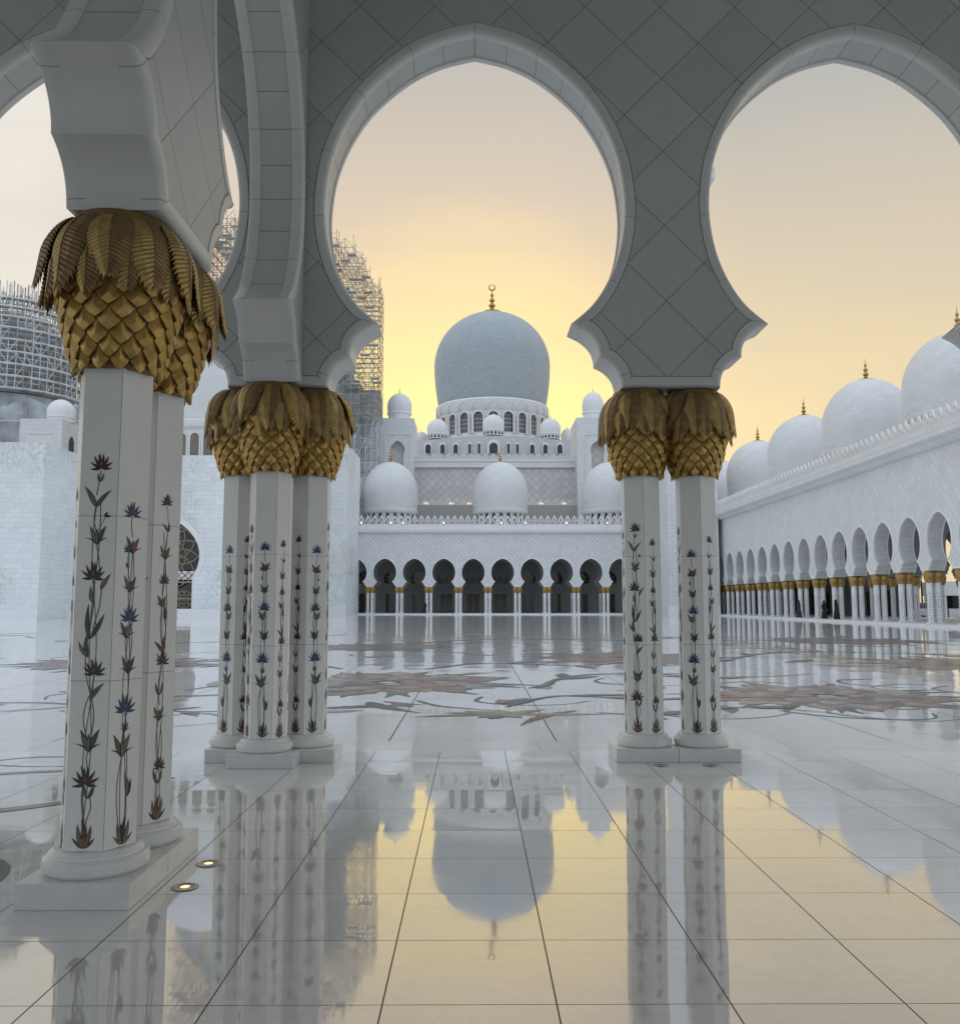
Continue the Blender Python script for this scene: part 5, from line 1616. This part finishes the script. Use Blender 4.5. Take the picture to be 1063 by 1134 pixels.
# ------------------------------------------------------------------ people
def person(x, y, rz, label, robe, scarf, walk=0.12, H=1.7):
    root = empty('person', (x, y, 0.004 if y < 120 and x < 30 else 0.17), label, 'person', rz=rz)
    me = bpy.data.meshes.new('body'); s = H / 1.7
    J = [(0, 0, .93), (0, 0, 1.15), (0, 0, 1.36), (0, 0, 1.45), (0, -.01, 1.53), (0, -.015, 1.63),
         (.17, 0, 1.38), (.24, .02, 1.12), (.23, -.10, .90), (.23, -.13, .82), (-.17, 0, 1.38), (-.24, -.02, 1.12), (-.23, -.06, .88), (-.23, -.08, .80),
         (.09, 0, .88), (.10, -walk, .50), (.10, -walk * .8, .08), (.10, -walk * .8 - .15, .03), (-.09, 0, .88), (-.10, walk * .6, .50), (-.10, walk * 1.6, .10), (-.10, walk * 1.6 - .14, .03)]
    E_ = [(0, 1), (1, 2), (2, 3), (3, 4), (4, 5), (2, 6), (6, 7), (7, 8), (8, 9), (2, 10), (10, 11), (11, 12), (12, 13), (0, 14), (14, 15), (15, 16), (16, 17), (0, 18), (18, 19), (19, 20), (20, 21)]
    Rd = [.15, .14, .15, .055, .085, .09, .06, .045, .035, .04, .06, .045, .035, .04, .09, .06, .045, .035, .09, .06, .045, .035]
    me.from_pydata([tuple(c * s for c in p) for p in J], E_, []); me.materials.append(M['skin'])
    bo = bpy.data.objects.new('body', me); col.objects.link(bo); bo.parent = root
    bo.modifiers.new('skin', 'SKIN')
    for i, r in enumerate(Rd): me.skin_vertices[0].data[i].radius = (r * s, r * s)
    me.skin_vertices[0].data[0].use_root = True
    ss = bo.modifiers.new('sub', 'SUBSURF'); ss.levels = 1; ss.render_levels = 1
    b = MB()
    b.lathe([(.27 * s, .06 * s), (.24 * s, .5 * s), (.20 * s, .9 * s), (.19 * s, 1.1 * s), (.215 * s, 1.33 * s), (.17 * s, 1.44 * s), (.07 * s, 1.50 * s)], 20, robe, mod=lambda a, j: 1 + .07 * math.cos(a * 5 + j * .4) * (j < 4) - .22 * abs(math.sin(a)) * (j > 1))
    for sx in (-1, 1):
        b.bar((sx * .17 * s, 0, 1.38 * s), (sx * .26 * s, .01, 1.10 * s), .075 * s, robe, 8); b.bar((sx * .26 * s, .01, 1.12 * s), (sx * .245 * s, -.09, .90 * s), .07 * s, robe, 8)
    b.build('robe', root, angle=60)
    b = MB(); b.lathe([(.13 * s, 1.42 * s), (.115 * s, 1.52 * s), (.118 * s, 1.62 * s), (.09 * s, 1.71 * s), (.01, 1.745 * s)], 16, scarf, cy=.02)
    b.build('headscarf', root, angle=60)


person(PX(470, 683, 121.5), 121.5, .4, 'person in long black robe standing before the far arcade columns', M['black'], M['black'])
person(PX(396.5, 680, 126.5), 126.5, 2.6, 'person in dark robe and white head cover inside the left end of the far arcade', M['navy'], M['white_cloth'], H=1.65)
person(31.2, 85.8, 1.2, 'person in dark clothes walking in the right arcade, leftmost of three walkers', M['navy'], M['black'], .2)
person(31.2, 79.5, .3, 'person in black between right arcade columns, the middle one of three', M['black'], M['black'], .1, 1.62)
person(31.25, 77.0, .9, 'person in black robe, rightmost of three walking in the right arcade', M['black'], M['black'], .15)


# ------------------------------------------------------------------ things beyond the right arcade
def car(x, y, rz):
    root = empty('parked_car', (x, y, 0.0), 'white car parked beyond the right arcade, seen between two columns', 'car', rz=rz)
    b = MB()
    side = [(-2.25, .35), (-2.3, .75), (-2.15, .98), (-1.35, 1.08), (-.75, 1.62), (.9, 1.68), (1.85, 1.22), (2.2, 1.12), (2.3, .8), (2.28, .35)]
    k = len(side)
    for w0, w1, ins in ((-.9, .9, 1),):
        vs = []
        for sgn in (-1, 1):
            for p in side: vs.append((p[0], sgn * (.92 if p[1] < 1.15 else .74), p[1]))
        b.add(vs, [tuple(range(k))[::-1], tuple(range(k, 2 * k))] + [(i, (i + 1) % k, k + (i + 1) % k, k + i) for i in range(k)], M['paint'])
    b.build('body', root, smooth=False, bevel=.06)
    b = MB()
    for sgn in (-1, 1):
        b.poly([(x_, sgn * (.945 if z_ < 1.2 else .80), z_) for x_, z_ in ((-1.2, 1.12), (-.72, 1.55), (.85, 1.60), (1.5, 1.22))], M['glass'])
    b.add([(-1.42, -.78, 1.12), (-1.42, .78, 1.12), (-.80, .66, 1.62), (-.80, -.66, 1.62)], [(0, 1, 2, 3)], M['glass'])
    b.build('windows', root, smooth=False)
    for sx in (-1.4, 1.4):
        for sy in (-1, 1):
            b = MB(); b.lathe([(.2, -.1), (.3, -.11), (.34, -.08), (.34, .08), (.3, .11), (.2, .1)], 20, M['rubber'])
            wh = b.build('wheel', root); wh.location = (sx, sy * .86, .34); wh.rotation_euler = (PI / 2, 0, 0)
            b = MB(); b.lathe([(.01, .06), (.2, .09), (.2, -.09), (.01, -.06)], 16, M['rim']); b.build('rim', wh)
    for sy in (-1, 1):
        b = MB(); b.box(-2.31, -2.2, sy * .65 - .18, sy * .65 + .18, .72, .88, M['lamp_white'] if False else M['rim']); b.build('headlight', root, smooth=False)


car(46.6, 46.6 * 985 / (1021 - 525), rad(60))
kx = 52.0; ky = kx * 985 / (1050 - 525)
kk = empty('kiosk', (kx, ky, 0), 'small white roadside kiosk with a dark front, beyond the right arcade', 'kiosk')
b = MB(); b.box(-1.6, -1.4, -2.2, 2.2, 0, 2.4, M['white_cloth']); b.box(1.4, 1.6, -2.2, 2.2, 0, 2.4, M['white_cloth']); b.box(-1.4, 1.4, 1.9, 2.2, 0, 2.4, M['dark_in']); b.build('wall', kk, smooth=False)
b = MB(); b.box(-1.8, 1.8, -2.5, 2.4, 2.402, 3.9, M['white_cloth']); b.build('roof', kk, smooth=False)
b = MB(); b.box(-1.2, 1.2, -2.2, -1.9, 0, 1.0, M['steel']); b.build('counter', kk, smooth=False)
lx = 47.0; ly = lx * 985 / (1020.3 - 525)
lp = empty('street_lamp', (lx, ly, 0), 'dark street lamp post standing outside the right arcade', 'street lamp')
b = MB(); b.lathe([(.16, 0), (.16, .5), (.09, .6), (.07, 5.2), (.05, 5.4)], 12, M['black']); b.build('pole', lp)
b = MB(); b.lathe([(.05, 5.4), (.22, 5.6), (.26, 6.0), (.18, 6.3), (.02, 6.4)], 16, M['white_cloth']); b.build('lamp_head', lp)

# distant hedge line beyond the arcade
hd_ = MB(); r_ = random.Random(21)
for i in range(5200):
    x_ = r_.uniform(66, 74); y_ = r_.uniform(60, 230); z_ = abs(r_.gauss(0, .9)) + .1
    if z_ > 2.6 + .5 * math.sin(y_ * .4): continue
    s_ = r_.uniform(.12, .3); a_ = r_.uniform(0, PI); v0 = Vector((x_, y_, z_)); u_ = Vector((math.cos(a_), math.sin(a_), r_.uniform(-.5, .5))) * s_; w_ = Vector((r_.uniform(-.4, .4), r_.uniform(-.4, .4), 1)) * s_
    hd_.add([v0 - u_, v0 - w_ * .5, v0 + u_, v0 + w_], [(0, 1, 2, 3)], M['hedge'])
tag(hd_.build('hedge', smooth=False), 'dark green clipped hedge far beyond the right arcade', 'hedge')

# ------------------------------------------------------------------ sky, sun
world = bpy.data.worlds.new('World'); sc.world = world; world.use_nodes = True
nt = world.node_tree; g = G(nt)
bg = nt.nodes['Background']
tc = g.n('ShaderNodeTexCoord'); sp = g.n('ShaderNodeSeparateXYZ'); g.link(tc.outputs['Generated'], sp.inputs[0])
dx_, dy_, dz_ = sp.outputs
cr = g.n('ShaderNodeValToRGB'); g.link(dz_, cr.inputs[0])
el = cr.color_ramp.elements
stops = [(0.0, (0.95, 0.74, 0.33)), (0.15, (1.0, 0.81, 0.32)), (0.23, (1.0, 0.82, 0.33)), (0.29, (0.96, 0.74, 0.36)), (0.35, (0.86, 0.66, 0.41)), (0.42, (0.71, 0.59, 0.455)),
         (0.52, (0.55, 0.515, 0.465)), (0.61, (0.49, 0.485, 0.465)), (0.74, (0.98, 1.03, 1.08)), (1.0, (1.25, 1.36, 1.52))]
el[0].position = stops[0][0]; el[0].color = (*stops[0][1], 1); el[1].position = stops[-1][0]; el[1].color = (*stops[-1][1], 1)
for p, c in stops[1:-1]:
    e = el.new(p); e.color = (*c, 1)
front = cr.outputs[0]
# paler, whiter haze toward the left, duller toward the right
hx = g.m('DIVIDE', dx_, g.m('MAXIMUM', dy_, 0.2))
front = g.mix(ramp_fac(g, g.m('MULTIPLY', hx, -1), 0.22, 0.52, 0, 0.95), front, (0.84, 0.80, 0.73))
front = g.mix(g.m('MULTIPLY', ramp_fac(g, hx, 0.08, 0.32, 0, 0.92), ramp_fac(g, dz_, 0.60, 0.70, 1, 0)), front, g.mix(ramp_fac(g, dz_, 0.20, 0.50), (0.85, 0.69, 0.42), (0.48, 0.475, 0.45)))
gl = g.n('ShaderNodeVectorMath'); gl.operation = 'DOT_PRODUCT'; g.link(tc.outputs['Generated'], gl.inputs[0]); gl.inputs[1].default_value = Vector((-0.01, 1, 0.235)).normalized()
front = g.mix(ramp_fac(g, gl.outputs['Value'], 0.975, 0.999, 0, 0.55), front, (1.05, 0.90, 0.38))
cn = g.noise(g.comb(hx, g.m('MULTIPLY', dz_, 5.0), 0), 2.0, 6, 0.55, 0.5)
front = g.mix(ramp_fac(g, cn, 0.40, 0.66, 0, 0.34), front, (0.62, 0.555, 0.49))
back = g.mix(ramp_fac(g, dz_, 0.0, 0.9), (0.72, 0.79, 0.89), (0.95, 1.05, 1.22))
f_ = ramp_fac(g, dy_, -0.15, 0.45)
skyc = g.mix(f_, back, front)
skt = g.n('ShaderNodeTexSky'); skt.sky_type = 'NISHITA'; skt.sun_disc = False
SUN_EL, SUN_AZ = rad(4), rad(1)      # azimuth from +y toward +x
skt.sun_elevation = SUN_EL; skt.sun_rotation = SUN_AZ; skt.dust_density = 4.0
nish = g.n('ShaderNodeVectorMath'); nish.operation = 'SCALE'; g.link(skt.outputs[0], nish.inputs[0]); nish.inputs['Scale'].default_value = 0.012
add = g.n('ShaderNodeVectorMath'); add.operation = 'ADD'; g.link(skyc, add.inputs[0]); g.link(nish.outputs[0], add.inputs[1])
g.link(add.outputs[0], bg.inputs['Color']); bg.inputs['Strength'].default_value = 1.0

sun = bpy.data.lights.new('Sun', 'SUN'); sun.energy = 0.5; sun.angle = rad(10); sun.color = (1.0, 0.84, 0.62)
so = bpy.data.objects.new('Sun', sun); col.objects.link(so)
dvec = Vector((math.sin(SUN_AZ) * math.cos(SUN_EL), math.cos(SUN_AZ) * math.cos(SUN_EL), math.sin(SUN_EL)))
so.rotation_euler = dvec.to_track_quat('Z', 'Y').to_euler(); so.location = (0, 60, 60)

# ------------------------------------------------------------------ camera
cam = bpy.data.cameras.new('Camera'); co = bpy.data.objects.new('Camera', cam); col.objects.link(co)
co.location = (0, 0, CH); co.rotation_euler = (PI / 2 + TH, 0, -YAW)
cam.sensor_fit = 'HORIZONTAL'; cam.sensor_width = 36.0; cam.lens = F / 1063 * 36.0
cam.clip_start = 0.05; cam.clip_end = 6000
sc.camera = co
sc.view_settings.view_transform = 'Standard'; sc.view_settings.look = 'None'; sc.view_settings.exposure = 0
sc.render.engine = 'CYCLES'
sc.cycles.max_bounces = 7; sc.cycles.diffuse_bounces = 4; sc.cycles.glossy_bounces = 4; sc.cycles.caustics_reflective = False; sc.cycles.caustics_refractive = False
